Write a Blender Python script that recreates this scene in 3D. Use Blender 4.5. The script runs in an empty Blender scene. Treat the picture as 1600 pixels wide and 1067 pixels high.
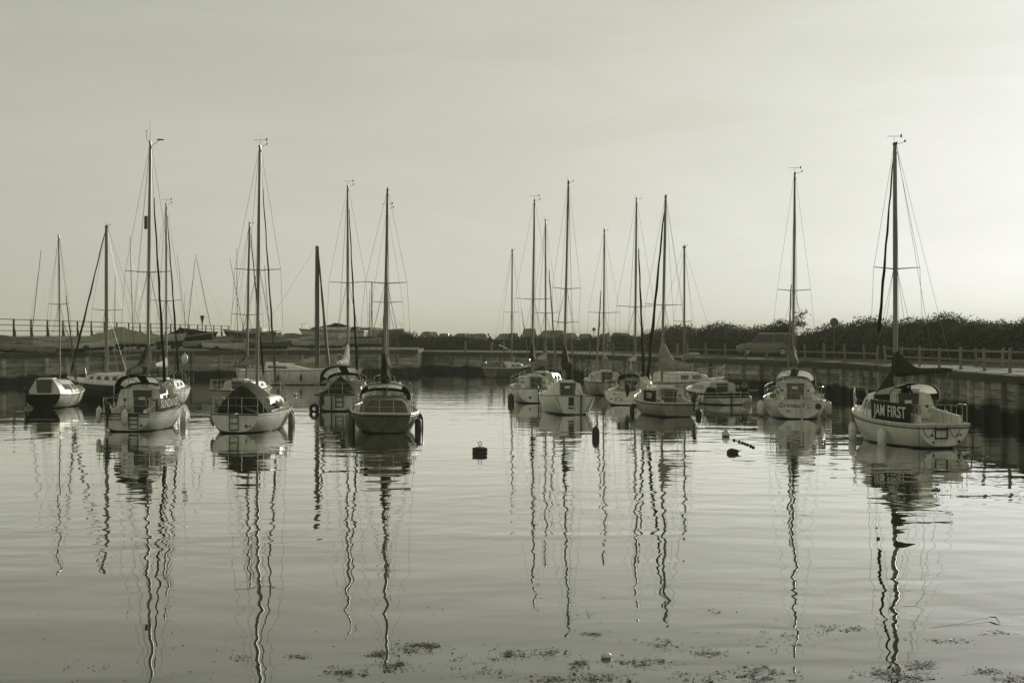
import bpy, math, random
from mathutils import Vector, Matrix, Quaternion

# ---------------------------------------------------------------- camera, sky, sun, exposure
S = bpy.context.scene
C = S.collection
R = math.radians
EYE = 3.5            # eye height above the water
FPX = 2500.0         # focal length in pixels of a 1600 px wide frame
HOR = 524.0

cam = bpy.data.cameras.new('camera')
camo = bpy.data.objects.new('camera', cam)
C.objects.link(camo)
cam.sensor_width = 36.0
cam.lens = 36.0 * FPX / 1600.0
cam.shift_y = -9.5 / 1600.0
cam.clip_start = 0.1
cam.clip_end = 20000
camo.location = (0, 0, EYE)
camo.rotation_euler = (R(90), 0, 0)
S.camera = camo

SUN_AZ, SUN_EL = 27.0, 10.0        # degrees to the right of the view axis, above the horizon
world = bpy.data.worlds.new('World')
S.world = world
world.use_nodes = True
wn, wl = world.node_tree.nodes, world.node_tree.links
wn.clear()
w_out = wn.new('ShaderNodeOutputWorld')
w_bg = wn.new('ShaderNodeBackground')
w_sky = wn.new('ShaderNodeTexSky')
w_sky.sky_type = 'NISHITA'
w_sky.sun_disc = False
w_sky.sun_elevation = R(SUN_EL)
w_sky.sun_rotation = R(SUN_AZ)
w_sky.altitude = 0
w_sky.air_density = 1.15
w_sky.dust_density = 1.0
w_sky.ozone_density = 1.0
w_bw = wn.new('ShaderNodeRGBToBW')
w_pw = wn.new('ShaderNodeMath'); w_pw.operation = 'POWER'; w_pw.inputs[1].default_value = 0.4
# faint high cirrus
w_tc = wn.new('ShaderNodeTexCoord')
w_mp = wn.new('ShaderNodeMapping'); w_mp.inputs['Scale'].default_value = (2.0, 2.0, 9.0); w_mp.inputs['Rotation'].default_value = (0.0, 0.22, 0.3)
w_nz = wn.new('ShaderNodeTexNoise'); w_nz.inputs['Scale'].default_value = 2.2; w_nz.inputs['Detail'].default_value = 7; w_nz.inputs['Roughness'].default_value = 0.62; w_nz.inputs['Distortion'].default_value = 0.7
w_mr = wn.new('ShaderNodeMapRange'); w_mr.inputs['From Min'].default_value = 0.42; w_mr.inputs['From Max'].default_value = 0.78; w_mr.inputs['To Min'].default_value = 1.0; w_mr.inputs['To Max'].default_value = 1.10
w_mu = wn.new('ShaderNodeMath'); w_mu.operation = 'MULTIPLY'
w_mx = wn.new('ShaderNodeMath'); w_mx.operation = 'MULTIPLY'; w_mx.inputs[1].default_value = 2.52
# toned print: the tint is stronger in the darker part of the sky
w_tb = wn.new('ShaderNodeMapRange'); w_tb.inputs['From Min'].default_value = 3.0; w_tb.inputs['From Max'].default_value = 9.5; w_tb.inputs['To Min'].default_value = 0.775; w_tb.inputs['To Max'].default_value = 0.95
w_bl = wn.new('ShaderNodeMath'); w_bl.operation = 'MULTIPLY'
w_cmb = wn.new('ShaderNodeCombineColor')
wl.new(w_sky.outputs[0], w_bw.inputs[0])
wl.new(w_bw.outputs[0], w_pw.inputs[0])
wl.new(w_tc.outputs['Generated'], w_mp.inputs[0])
wl.new(w_mp.outputs[0], w_nz.inputs['Vector'])
wl.new(w_nz.outputs['Fac'], w_mr.inputs[0])
wl.new(w_pw.outputs[0], w_mu.inputs[0])
wl.new(w_mr.outputs[0], w_mu.inputs[1])
wl.new(w_mu.outputs[0], w_mx.inputs[0])
wl.new(w_mx.outputs[0], w_tb.inputs[0])
wl.new(w_mx.outputs[0], w_bl.inputs[0]); wl.new(w_tb.outputs[0], w_bl.inputs[1])
wl.new(w_mx.outputs[0], w_cmb.inputs[0]); wl.new(w_mx.outputs[0], w_cmb.inputs[1]); wl.new(w_bl.outputs[0], w_cmb.inputs[2])
wl.new(w_cmb.outputs[0], w_bg.inputs['Color'])
w_bg.inputs['Strength'].default_value = 0.1
wl.new(w_bg.outputs[0], w_out.inputs[0])

sunl = bpy.data.lights.new('sun', 'SUN')
sunl.energy = 2.9
sunl.angle = R(0.6)
sunl.color = (1.0, 0.985, 0.86)
suno = bpy.data.objects.new('sun', sunl)
C.objects.link(suno)
sv = Vector((math.sin(R(SUN_AZ)) * math.cos(R(SUN_EL)), math.cos(R(SUN_AZ)) * math.cos(R(SUN_EL)), math.sin(R(SUN_EL))))
suno.rotation_euler = sv.to_track_quat('Z', 'Y').to_euler()
suno.location = (60, 100, 60)

S.render.engine = 'CYCLES'
S.view_settings.view_transform = 'Standard'
S.view_settings.look = 'None'
S.view_settings.exposure = 0.0
S.view_settings.gamma = 1.0
S.view_settings.use_curve_mapping = False
S.render.resolution_x = 1024
S.render.resolution_y = 682

rng = random.Random(7)

# ---------------------------------------------------------------- helpers
def place(px, py, z=0.0):
    """point of the ground/water plane at height z that sits at this spot of the plan"""
    d = (EYE - z) * FPX / (py - HOR)
    return Vector(((px - 800) / FPX * d, d, z))
def at(px, d, z=0.0):
    return Vector(((px - 800) / FPX * d, d, z))
def zat(py, d):
    return EYE + (HOR - py) * d / FPX

def tone(v):
    t = min(1.0, max(0.0, (v - 0.01) / 0.6)) ** 0.5
    return (v, v * 1.012, v * (0.47 + 0.42 * t), 1.0)

class MB:
    def __init__(s): s.v = []; s.f = []
    def add(s, vs, fs):
        o = len(s.v); s.v += [tuple(p) for p in vs]; s.f += [tuple(i + o for i in q) for q in fs]; return s
    def box(s, c, d, M=None):
        x, y, z = d[0] / 2, d[1] / 2, d[2] / 2
        vs = [Vector((sx * x, sy * y, sz * z)) for sz in (-1, 1) for sy in (-1, 1) for sx in (-1, 1)]
        if M is not None: vs = [M @ p for p in vs]
        vs = [p + Vector(c) for p in vs]
        return s.add(vs, [(0, 2, 3, 1), (4, 5, 7, 6), (0, 1, 5, 4), (2, 6, 7, 3), (0, 4, 6, 2), (1, 3, 7, 5)])
    def tube(s, pts, r, n=6, cap=True, flat=1.0):
        pts = [Vector(p) for p in pts]
        rr = r if isinstance(r, (list, tuple)) else [r] * len(pts)
        T = []
        for i in range(len(pts)):
            a = pts[max(0, i - 1)]; b = pts[min(len(pts) - 1, i + 1)]
            t = b - a
            T.append(t.normalized() if t.length > 1e-9 else Vector((0, 0, 1)))
        up = Vector((0, 0, 1)) if abs(T[0].z) < 0.9 else Vector((1, 0, 0))
        u = T[0].cross(up).normalized()
        rings = []
        for i, p in enumerate(pts):
            u = (u - T[i] * u.dot(T[i]))
            u = u.normalized() if u.length > 1e-6 else T[i].orthogonal().normalized()
            w = T[i].cross(u)
            rings.append([p + u * (math.cos(2 * math.pi * k / n) * rr[i]) + w * (math.sin(2 * math.pi * k / n) * rr[i] * flat) for k in range(n)])
        return s.loft(rings, True, cap, cap)
    def loft(s, rings, closed=True, c0=False, c1=False):
        o = len(s.v); n = len(rings[0]); m = len(rings)
        for r in rings: s.v += [tuple(p) for p in r]
        for i in range(m - 1):
            for k in range(n if closed else n - 1):
                k2 = (k + 1) % n
                s.f.append((o + i * n + k, o + i * n + k2, o + (i + 1) * n + k2, o + (i + 1) * n + k))
        if c0: s.f.append(tuple(o + k for k in range(n))[::-1])
        if c1: s.f.append(tuple(o + (m - 1) * n + k for k in range(n)))
        return s
    def lathe(s, prof, n=12, M=None):
        rings = []
        for r, z in prof:
            ring = [Vector((r * math.cos(2 * math.pi * k / n), r * math.sin(2 * math.pi * k / n), z)) for k in range(n)]
            if M is not None: ring = [M @ p for p in ring]
            rings.append(ring)
        return s.loft(rings, True, True, True)
    def plate(s, pts, off):
        """closed plate: outline pts extruded by vector off"""
        pts = [Vector(p) for p in pts]; off = Vector(off); n = len(pts)
        vs = pts + [p + off for p in pts]
        fs = [tuple(range(n))[::-1], tuple(range(n, 2 * n))] + [(k, (k + 1) % n, n + (k + 1) % n, n + k) for k in range(n)]
        return s.add(vs, fs)
    def mesh(s, name, mat, smooth=True, ang=35):
        me = bpy.data.meshes.new(name)
        me.from_pydata(s.v, [], s.f)
        me.update()
        if mat is not None: me.materials.append(mat)
        if smooth:
            me.polygons.foreach_set('use_smooth', [True] * len(me.polygons))
            me.set_sharp_from_angle(angle=R(ang))
        return me
    def build(s, name, mat, parent=None, smooth=True, ang=35):
        o = bpy.data.objects.new(name, s.mesh(name, mat, smooth, ang))
        C.objects.link(o)
        o.parent = parent
        return o

def tag(o, label=None, cat=None, group=None, kind=None):
    if label: o['label'] = label
    if cat: o['category'] = cat
    if group: o['group'] = group
    if kind: o['kind'] = kind
    return o
def empty(name, loc=(0, 0, 0), rot=(0, 0, 0)):
    o = bpy.data.objects.new(name, None); C.objects.link(o)
    o.location = loc; o.rotation_euler = rot; o.empty_display_size = 0.3
    return o
def copy_tree(o, parent=None):
    c = o.copy(); C.objects.link(c); c.parent = parent
    for ch in list(o.children): copy_tree(ch, c)
    return c

# ---------------------------------------------------------------- materials
def new_mat(name):
    m = bpy.data.materials.new(name); m.use_nodes = True
    return m, m.node_tree.nodes, m.node_tree.links, m.node_tree.nodes['Principled BSDF']

def mat(name, v, rough=0.6, var=0.25, scale=3.0, metal=0.0, stretch=(1, 1, 1), bump=0.0, bscale=20.0, rand=0.0, spec=0.5, below=None, streak=0.0):
    """grey toned material with noise wear; below=(z, value): painted underwater body below object height z"""
    m, n, l, b = new_mat(name)
    tc = n.new('ShaderNodeTexCoord')
    mp = n.new('ShaderNodeMapping'); mp.inputs['Scale'].default_value = stretch
    l.new(tc.outputs['Object'], mp.inputs[0])
    nz = n.new('ShaderNodeTexNoise'); nz.inputs['Scale'].default_value = scale; nz.inputs['Detail'].default_value = 6; nz.inputs['Roughness'].default_value = 0.65
    l.new(mp.outputs[0], nz.inputs['Vector'])
    cr = n.new('ShaderNodeValToRGB')
    cr.color_ramp.elements[0].position = 0.3; cr.color_ramp.elements[0].color = tone(v * (1 - var))
    cr.color_ramp.elements[1].position = 0.68; cr.color_ramp.elements[1].color = tone(min(0.85, v * (1 + var * 0.6)))
    l.new(nz.outputs['Fac'], cr.inputs[0])
    col = cr.outputs[0]
    if rand:
        oi = n.new('ShaderNodeObjectInfo')
        mr = n.new('ShaderNodeMapRange'); mr.inputs['To Min'].default_value = 1 - rand; mr.inputs['To Max'].default_value = 1 + rand
        l.new(oi.outputs['Random'], mr.inputs[0])
        vm = n.new('ShaderNodeVectorMath'); vm.operation = 'SCALE'
        l.new(col, vm.inputs[0]); l.new(mr.outputs[0], vm.inputs['Scale'])
        col = vm.outputs[0]
    if streak:
        m3 = n.new('ShaderNodeMapping'); m3.inputs['Scale'].default_value = (1, 1, 0.07); l.new(tc.outputs['Object'], m3.inputs[0])
        sn = n.new('ShaderNodeTexNoise'); sn.inputs['Scale'].default_value = 9.0; sn.inputs['Detail'].default_value = 5; sn.inputs['Roughness'].default_value = 0.7
        l.new(m3.outputs[0], sn.inputs['Vector'])
        sr = n.new('ShaderNodeMapRange'); sr.inputs['From Min'].default_value = 0.5; sr.inputs['From Max'].default_value = 0.75; sr.inputs['To Min'].default_value = 1.0; sr.inputs['To Max'].default_value = 1.0 - streak
        l.new(sn.outputs['Fac'], sr.inputs[0])
        vs_ = n.new('ShaderNodeVectorMath'); vs_.operation = 'SCALE'; l.new(col, vs_.inputs[0]); l.new(sr.outputs[0], vs_.inputs['Scale']); col = vs_.outputs[0]
    if below is not None:
        sp = n.new('ShaderNodeSeparateXYZ'); l.new(tc.outputs['Object'], sp.inputs[0])
        ad = n.new('ShaderNodeMath'); ad.operation = 'MULTIPLY_ADD'; ad.inputs[1].default_value = 0.05; 
        l.new(nz.outputs['Fac'], ad.inputs[0]); l.new(sp.outputs['Z'], ad.inputs[2])
        lt = n.new('ShaderNodeMapRange'); lt.inputs['From Min'].default_value = below[0] + 0.02; lt.inputs['From Max'].default_value = below[0] + 0.035
        l.new(ad.outputs[0], lt.inputs[0])
        mx = n.new('ShaderNodeMix'); mx.data_type = 'RGBA'
        mx.inputs['A'].default_value = tone(below[1])
        l.new(lt.outputs[0], mx.inputs['Factor']); l.new(col, mx.inputs['B'])
        col = mx.outputs['Result']
    l.new(col, b.inputs['Base Color'])
    b.inputs['Roughness'].default_value = rough
    b.inputs['Metallic'].default_value = metal
    b.inputs['Specular IOR Level'].default_value = spec
    if bump:
        bn = n.new('ShaderNodeTexNoise'); bn.inputs['Scale'].default_value = bscale; bn.inputs['Detail'].default_value = 4
        l.new(mp.outputs[0], bn.inputs['Vector'])
        bp = n.new('ShaderNodeBump'); bp.inputs['Strength'].default_value = bump; bp.inputs['Distance'].default_value = 0.02
        l.new(bn.outputs['Fac'], bp.inputs['Height']); l.new(bp.outputs[0], b.inputs['Normal'])
    return m

M = {}
M['gel'] = mat('white_gelcoat', 0.78, 0.32, 0.22, 2.2, stretch=(1, 1, 0.35), below=(0.05, 0.025), streak=0.35)
M['gel_old'] = mat('aged_gelcoat', 0.62, 0.45, 0.3, 2.6, stretch=(1, 1, 0.3), below=(0.06, 0.03), streak=0.45)
M['gel_grey'] = mat('grey_gelcoat', 0.36, 0.4, 0.3, 2.4, stretch=(1, 1, 0.3), below=(0.05, 0.02), streak=0.45)
M['hull_dark'] = mat('dark_hull_paint', 0.011, 0.5, 0.4, 2.5, below=(0.04, 0.012))
M['hull_mid'] = mat('dull_hull_paint', 0.15, 0.4, 0.35, 2.5, below=(0.05, 0.02), streak=0.4)
M['deck'] = mat('deck_gelcoat', 0.66, 0.5, 0.22, 4.0)
M['deck_old'] = mat('aged_deck', 0.5, 0.6, 0.3, 4.0)
M['cabin'] = mat('cabin_gelcoat', 0.76, 0.38, 0.2, 3.0, stretch=(1, 1, 0.4), streak=0.25)
M['cabin_old'] = mat('aged_cabin', 0.58, 0.45, 0.28, 3.0, stretch=(1, 1, 0.4), streak=0.35)
M['wood'] = mat('varnished_teak', 0.07, 0.45, 0.45, 6.0, stretch=(0.3, 3, 3), bump=0.2)
M['board'] = mat('dark_washboard', 0.045, 0.4, 0.3, 5.0, stretch=(1, 0.3, 3))
M['strake'] = mat('black_rubbing_strake', 0.03, 0.6, 0.3, 5.0)
M['strake_lt'] = mat('pale_gunwale', 0.6, 0.45, 0.25, 5.0)
M['alloy'] = mat('anodised_mast', 0.22, 0.42, 0.25, 2.0, metal=0.25, stretch=(1, 1, 0.15))
M['alloy_dk'] = mat('dull_mast', 0.08, 0.5, 0.3, 2.0, stretch=(1, 1, 0.15))
M['steel'] = mat('stainless_rail', 0.5, 0.22, 0.15, 5.0, metal=0.85)
M['wire'] = mat('rigging_wire', 0.12, 0.4, 0.1, 5.0, metal=0.4)
M['rope'] = mat('grey_rope', 0.3, 0.9, 0.3, 30.0)
M['rope_dk'] = mat('dark_rope', 0.05, 0.9, 0.3, 30.0)
M['canvas_dk'] = mat('dark_canvas', 0.016, 0.85, 0.4, 5.0, bump=0.5, bscale=6, spec=0.08)
M['canvas'] = mat('navy_canvas', 0.04, 0.85, 0.4, 5.0, bump=0.5, bscale=6, spec=0.08)
M['canvas_md'] = mat('faded_canvas', 0.15, 0.9, 0.35, 4.0, bump=0.5, bscale=6, spec=0.08)
M['canvas_lt'] = mat('pale_canvas', 0.28, 0.9, 0.3, 4.0, bump=0.5, bscale=6, spec=0.08)
M['sail'] = mat('sailcloth', 0.6, 0.8, 0.25, 5.0, bump=0.5, bscale=7, spec=0.1)
M['cloth'] = mat('weather_cloth', 0.03, 0.85, 0.25, 5.0, bump=0.3, bscale=8, spec=0.1)
M['letter'] = mat('white_lettering', 0.75, 0.7, 0.15, 9.0)
M['letter_dk'] = mat('dark_lettering', 0.07, 0.6, 0.15, 9.0)
M['fender'] = mat('white_fender', 0.7, 0.5, 0.3, 7.0)
M['fender_gr'] = mat('grey_fender', 0.2, 0.5, 0.3, 7.0)
M['fender_dk'] = mat('dark_fender', 0.035, 0.5, 0.3, 7.0)
M['black'] = mat('black_plastic', 0.018, 0.45, 0.3, 6.0)
M['rubber'] = mat('tyre_rubber', 0.02, 0.8, 0.3, 9.0)
M['rust'] = mat('rusty_iron', 0.05, 0.8, 0.5, 9.0, bump=0.6, bscale=30)
M['buoy_dk'] = mat('weedy_buoy', 0.03, 0.7, 0.5, 8.0, bump=0.5)
M['buoy_lt'] = mat('pale_buoy', 0.62, 0.5, 0.35, 7.0, below=(0.03, 0.04))
M['timber'] = mat('weathered_timber', 0.07, 0.85, 0.45, 3.0, stretch=(0.35, 3, 3), bump=0.6, bscale=14, rand=0.3, spec=0.2)
M['timber_lt'] = mat('bleached_timber', 0.23, 0.8, 0.35, 3.0, stretch=(3, 3, 0.4), bump=0.4, bscale=14, rand=0.2, spec=0.2)
M['rail_dk'] = mat('dark_rail', 0.05, 0.75, 0.35, 3.0, bump=0.3, spec=0.2)
M['concrete'] = mat('worn_concrete', 0.085, 0.9, 0.3, 0.8, bump=0.4, bscale=12, spec=0.2)
M['paving'] = mat('quay_surface', 0.075, 0.9, 0.35, 0.25, bump=0.5, bscale=6, spec=0.2)
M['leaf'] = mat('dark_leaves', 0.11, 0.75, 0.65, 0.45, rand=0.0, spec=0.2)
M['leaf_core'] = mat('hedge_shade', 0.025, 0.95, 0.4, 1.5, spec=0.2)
M['bark'] = mat('bark', 0.06, 0.9, 0.4, 6.0, stretch=(1, 1, 0.2), bump=0.5)
M['grass'] = mat('rough_grass', 0.06, 0.95, 0.4, 1.5)
M['car_dk'] = mat('dark_car_paint', 0.03, 0.22, 0.1, 2.0)
M['car_md'] = mat('grey_car_paint', 0.12, 0.25, 0.1, 2.0, metal=0.3)
M['car_gr'] = mat('mid_grey_car_paint', 0.2, 0.3, 0.1, 2.0)
M['car_lt'] = mat('silver_car_paint', 0.2, 0.4, 0.1, 2.0)
M['glass'] = mat('tinted_glass', 0.02, 0.06, 0.1, 2.0, spec=0.8)
M['lamp_glass'] = mat('lamp_lens', 0.5, 0.15, 0.1, 2.0)
M['sign'] = mat('sign_plate', 0.12, 0.6, 0.2, 3.0)
M['skin'] = mat('skin', 0.24, 0.6, 0.1, 4.0)
M['clothes_dk'] = mat('dark_clothes', 0.025, 0.9, 0.3, 6.0)
M['clothes_lt'] = mat('pale_clothes', 0.28, 0.9, 0.2, 6.0)
M['weed'] = mat('floating_weed', 0.014, 0.6, 0.5, 9.0)
M['hill'] = mat('far_hills', 0.07, 0.95, 0.3, 0.01)

def vinyl():
    m, n, l, b = new_mat('clear_vinyl_window')
    b.inputs['Base Color'].default_value = tone(0.55)
    b.inputs['Roughness'].default_value = 0.25
    tr = n.new('ShaderNodeBsdfTranslucent'); tr.inputs['Color'].default_value = (0.85, 0.86, 0.8, 1)
    tp = n.new('ShaderNodeBsdfTransparent'); tp.inputs['Color'].default_value = (0.9, 0.9, 0.87, 1)
    m1 = n.new('ShaderNodeMixShader'); m1.inputs[0].default_value = 0.72
    m2 = n.new('ShaderNodeMixShader'); m2.inputs[0].default_value = 0.25
    l.new(b.outputs[0], m1.inputs[1]); l.new(tr.outputs[0], m1.inputs[2])
    l.new(m1.outputs[0], m2.inputs[1]); l.new(tp.outputs[0], m2.inputs[2])
    l.new(m2.outputs[0], n['Material Output'].inputs['Surface'])
    return m
M['vinyl'] = vinyl()
def car_glass():
    m, n, l, b = new_mat('car_window_glass')
    b.inputs['Base Color'].default_value = tone(0.02); b.inputs['Roughness'].default_value = 0.05
    tp = n.new('ShaderNodeBsdfTransparent'); tp.inputs['Color'].default_value = (0.62, 0.63, 0.56, 1)
    mx = n.new('ShaderNodeMixShader'); mx.inputs[0].default_value = 0.55
    l.new(b.outputs[0], mx.inputs[1]); l.new(tp.outputs[0], mx.inputs[2]); l.new(mx.outputs[0], n['Material Output'].inputs['Surface'])
    return m
M['car_glass'] = car_glass()

def quay_plank_mat():
    """timber that carries a band of weed and slime up to the tide mark"""
    m, n, l, b = new_mat('tidal_timber')
    geo = n.new('ShaderNodeNewGeometry'); oi = n.new('ShaderNodeObjectInfo')
    mp = n.new('ShaderNodeMapping'); mp.inputs['Scale'].default_value = (0.5, 0.5, 3.5)
    l.new(geo.outputs['Position'], mp.inputs[0])
    nz = n.new('ShaderNodeTexNoise'); nz.inputs['Scale'].default_value = 1.6; nz.inputs['Detail'].default_value = 7; nz.inputs['Roughness'].default_value = 0.7
    l.new(mp.outputs[0], nz.inputs['Vector'])
    cr = n.new('ShaderNodeValToRGB')
    cr.color_ramp.elements[0].position = 0.32; cr.color_ramp.elements[0].color = tone(0.15)
    cr.color_ramp.elements[1].position = 0.7; cr.color_ramp.elements[1].color = tone(0.55)
    l.new(nz.outputs['Fac'], cr.inputs[0])
    mr = n.new('ShaderNodeMapRange'); mr.inputs['To Min'].default_value = 0.5; mr.inputs['To Max'].default_value = 1.35
    l.new(oi.outputs['Random'], mr.inputs[0])
    vm = n.new('ShaderNodeVectorMath'); vm.operation = 'SCALE'
    l.new(cr.outputs[0], vm.inputs[0]); l.new(mr.outputs[0], vm.inputs['Scale'])
    sp = n.new('ShaderNodeSeparateXYZ'); l.new(geo.outputs['Position'], sp.inputs[0])
    n2 = n.new('ShaderNodeTexNoise'); n2.inputs['Scale'].default_value = 0.5; n2.inputs['Detail'].default_value = 4
    l.new(geo.outputs['Position'], n2.inputs['Vector'])
    ad = n.new('ShaderNodeMath'); ad.operation = 'MULTIPLY_ADD'; ad.inputs[1].default_value = 0.8
    l.new(n2.outputs['Fac'], ad.inputs[0]); l.new(sp.outputs['Z'], ad.inputs[2])
    wd = n.new('ShaderNodeMapRange'); wd.inputs['From Min'].default_value = 0.9; wd.inputs['From Max'].default_value = 1.15
    l.new(ad.outputs[0], wd.inputs[0])
    mx = n.new('ShaderNodeMix'); mx.data_type = 'RGBA'; mx.inputs['A'].default_value = tone(0.014)
    l.new(wd.outputs[0], mx.inputs['Factor']); l.new(vm.outputs[0], mx.inputs['B'])
    l.new(mx.outputs['Result'], b.inputs['Base Color'])
    b.inputs['Roughness'].default_value = 0.8
    b.inputs['Specular IOR Level'].default_value = 0.25
    bp = n.new('ShaderNodeBump'); bp.inputs['Strength'].default_value = 0.7; bp.inputs['Distance'].default_value = 0.04
    l.new(nz.outputs['Fac'], bp.inputs['Height']); l.new(bp.outputs[0], b.inputs['Normal'])
    return m
M['tidal'] = quay_plank_mat()

def water_mat():
    m, n, l, b = new_mat('harbour_water')
    b.inputs['Base Color'].default_value = tone(0.03)
    b.inputs['Roughness'].default_value = 0.015
    b.inputs['IOR'].default_value = 1.5
    geo = n.new('ShaderNodeNewGeometry')
    def noise(sx, sy, rot, scale, det, rough=0.5, dist=0.0, off=0.0):
        mp = n.new('ShaderNodeMapping'); mp.inputs['Scale'].default_value = (sx, sy, 1); mp.inputs['Rotation'].default_value = (0, 0, rot); mp.inputs['Location'].default_value = (off, off * 0.7, 0)
        l.new(geo.outputs['Position'], mp.inputs[0])
        t = n.new('ShaderNodeTexNoise'); t.noise_dimensions = '2D'
        t.inputs['Scale'].default_value = scale; t.inputs['Detail'].default_value = det; t.inputs['Roughness'].default_value = rough; t.inputs['Distortion'].default_value = dist
        l.new(mp.outputs[0], t.inputs['Vector'])
        return t.outputs['Fac']
    def mul(a, k):
        x = n.new('ShaderNodeMath'); x.operation = 'MULTIPLY'
        l.new(a, x.inputs[0])
        if isinstance(k, float): x.inputs[1].default_value = k
        else: l.new(k, x.inputs[1])
        return x.outputs[0]
    def add(a, c):
        x = n.new('ShaderNodeMath'); l.new(a, x.inputs[0]); l.new(c, x.inputs[1]); return x.outputs[0]
    swell = noise(0.62, 1.0, 0.3, 0.36, 1.2, 0.4, 0.5)
    rip = noise(0.8, 1.0, -0.12, 1.15, 1.5, 0.45, 0.2, 9.0)
    cat = noise(0.5, 1.0, 0.1, 3.4, 2.0, 0.5, 0.2, 4.0)
    # cat's-paws: patches where a breath of wind roughens the surface, stronger towards the far quay
    pat = noise(0.35, 1.0, 0.1, 0.045, 3.0, 0.55, 0.4, 31.0)
    sp = n.new('ShaderNodeSeparateXYZ'); l.new(geo.outputs['Position'], sp.inputs[0])
    md = n.new('ShaderNodeMapRange'); md.inputs['From Min'].default_value = 34; md.inputs['From Max'].default_value = 85
    l.new(sp.outputs['Y'], md.inputs[0])
    mp_ = n.new('ShaderNodeMapRange'); mp_.inputs['From Min'].default_value = 0.38; mp_.inputs['From Max'].default_value = 0.62; mp_.inputs['To Min'].default_value = 0.25
    l.new(pat, mp_.inputs[0])
    msk = mul(md.outputs[0], mp_.outputs[0])
    # slicks and faintly ruffled lanes: the short ripple comes and goes
    lane = noise(0.3, 1.0, 0.22, 0.11, 2.0, 0.5, 0.6, 57.0)
    rpat = n.new('ShaderNodeMapRange'); rpat.inputs['From Min'].default_value = 0.35; rpat.inputs['From Max'].default_value = 0.65; rpat.inputs['To Min'].default_value = 0.3
    l.new(lane, rpat.inputs[0])
    calm = n.new('ShaderNodeMapRange'); calm.inputs['From Min'].default_value = 30; calm.inputs['From Max'].default_value = 100; calm.inputs['To Min'].default_value = 1.0; calm.inputs['To Max'].default_value = 0.2
    l.new(sp.outputs['Y'], calm.inputs[0])
    h = add(mul(add(mul(swell, 0.024), mul(mul(rip, rpat.outputs[0]), 0.0145)), calm.outputs[0]), mul(mul(cat, msk), 0.0032))
    bp = n.new('ShaderNodeBump'); bp.inputs['Strength'].default_value = 1.0; bp.inputs['Distance'].default_value = 1.0
    l.new(h, bp.inputs['Height']); l.new(bp.outputs[0], b.inputs['Normal'])
    # mirror reflection that takes over towards grazing angles
    b.inputs['Specular IOR Level'].default_value = 0.0
    gl = n.new('ShaderNodeBsdfGlossy'); gl.inputs['Roughness'].default_value = 0.015; gl.inputs['Color'].default_value = (1, 1, 0.985, 1)
    l.new(bp.outputs[0], gl.inputs['Normal'])
    lw = n.new('ShaderNodeLayerWeight'); lw.inputs['Blend'].default_value = 0.5; l.new(bp.outputs[0], lw.inputs['Normal'])
    pw = n.new('ShaderNodeMath'); pw.operation = 'POWER'; pw.inputs[1].default_value = 6.5; l.new(lw.outputs['Facing'], pw.inputs[0])
    pk = n.new('ShaderNodeMath'); pk.operation = 'MULTIPLY'; pk.inputs[1].default_value = 1.52; pk.use_clamp = True; l.new(pw.outputs[0], pk.inputs[0])
    mx = n.new('ShaderNodeMixShader'); l.new(pk.outputs[0], mx.inputs[0]); l.new(b.outputs[0], mx.inputs[1]); l.new(gl.outputs[0], mx.inputs[2])
    l.new(mx.outputs[0], n['Material Output'].inputs['Surface'])
    return m
M['water'] = water_mat()

# ---------------------------------------------------------------- setting: water, land, quay
def sheet(name, pts, z, m, kind='structure'):
    mb = MB(); mb.add([(x, y, z) for x, y in pts], [tuple(range(len(pts)))])
    o = mb.build(name, m, None, False)
    o['kind'] = kind
    return o
o = sheet('water', [(-7000, -60), (7000, -60), (7000, 7600), (-7000, 7600)], 0.0, M['water'])

WR = [(19.95, 44), (19.7, 61.5), (18.9, 91), (16.1, 103), (6.2, 129), (3.4, 141), (-8.7, 155)]
WL = [(-47, 99), (-35.7, 112), (-26, 130), (-17.9, 136), (-8.6, 142), (-8.9, 156)]
ZR, ZL = 1.95, 2.25
def slab(name, pts, z, m):
    mb = MB()
    mb.plate([(x, y, -0.8) for x, y in pts], (0, 0, z + 0.8))
    o = mb.build(name, m, None, False); o['kind'] = 'structure'; return o
slab('quay_ground', [(-9.6, 154.8), (-8.7, 155.25), (3.65, 141.2), (6.4, 129.2), (16.35, 103.1), (19.15, 91.1), (19.95, 61.5), (20.2, 44), (210, 44), (210, 290), (-14, 290)], ZR, M['paving'])
slab('boat_yard_ground', [(-49, 100), (-47.1, 99.3), (-35.9, 112.3), (-26.1, 130.3), (-17.9, 136.3), (-8.9, 142.3), (-9.1, 156), (-13, 235), (-38, 235), (-43.5, 118)], ZL, M['paving'])

unit_box = {}
def ubox(m):
    if m.name not in unit_box:
        mb = MB(); mb.box((0, 0, 0), (1, 1, 1)); unit_box[m.name] = mb.mesh('timber_piece', m, False)
    return unit_box[m.name]
def piece(name, c, d, m, parent, rz=0.0, ry=0.0, rx=0.0):
    o = bpy.data.objects.new(name, ubox(m)); C.objects.link(o); o.parent = parent
    o.location = c; o.scale = d; o.rotation_euler = (rx, ry, rz)
    return o

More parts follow.
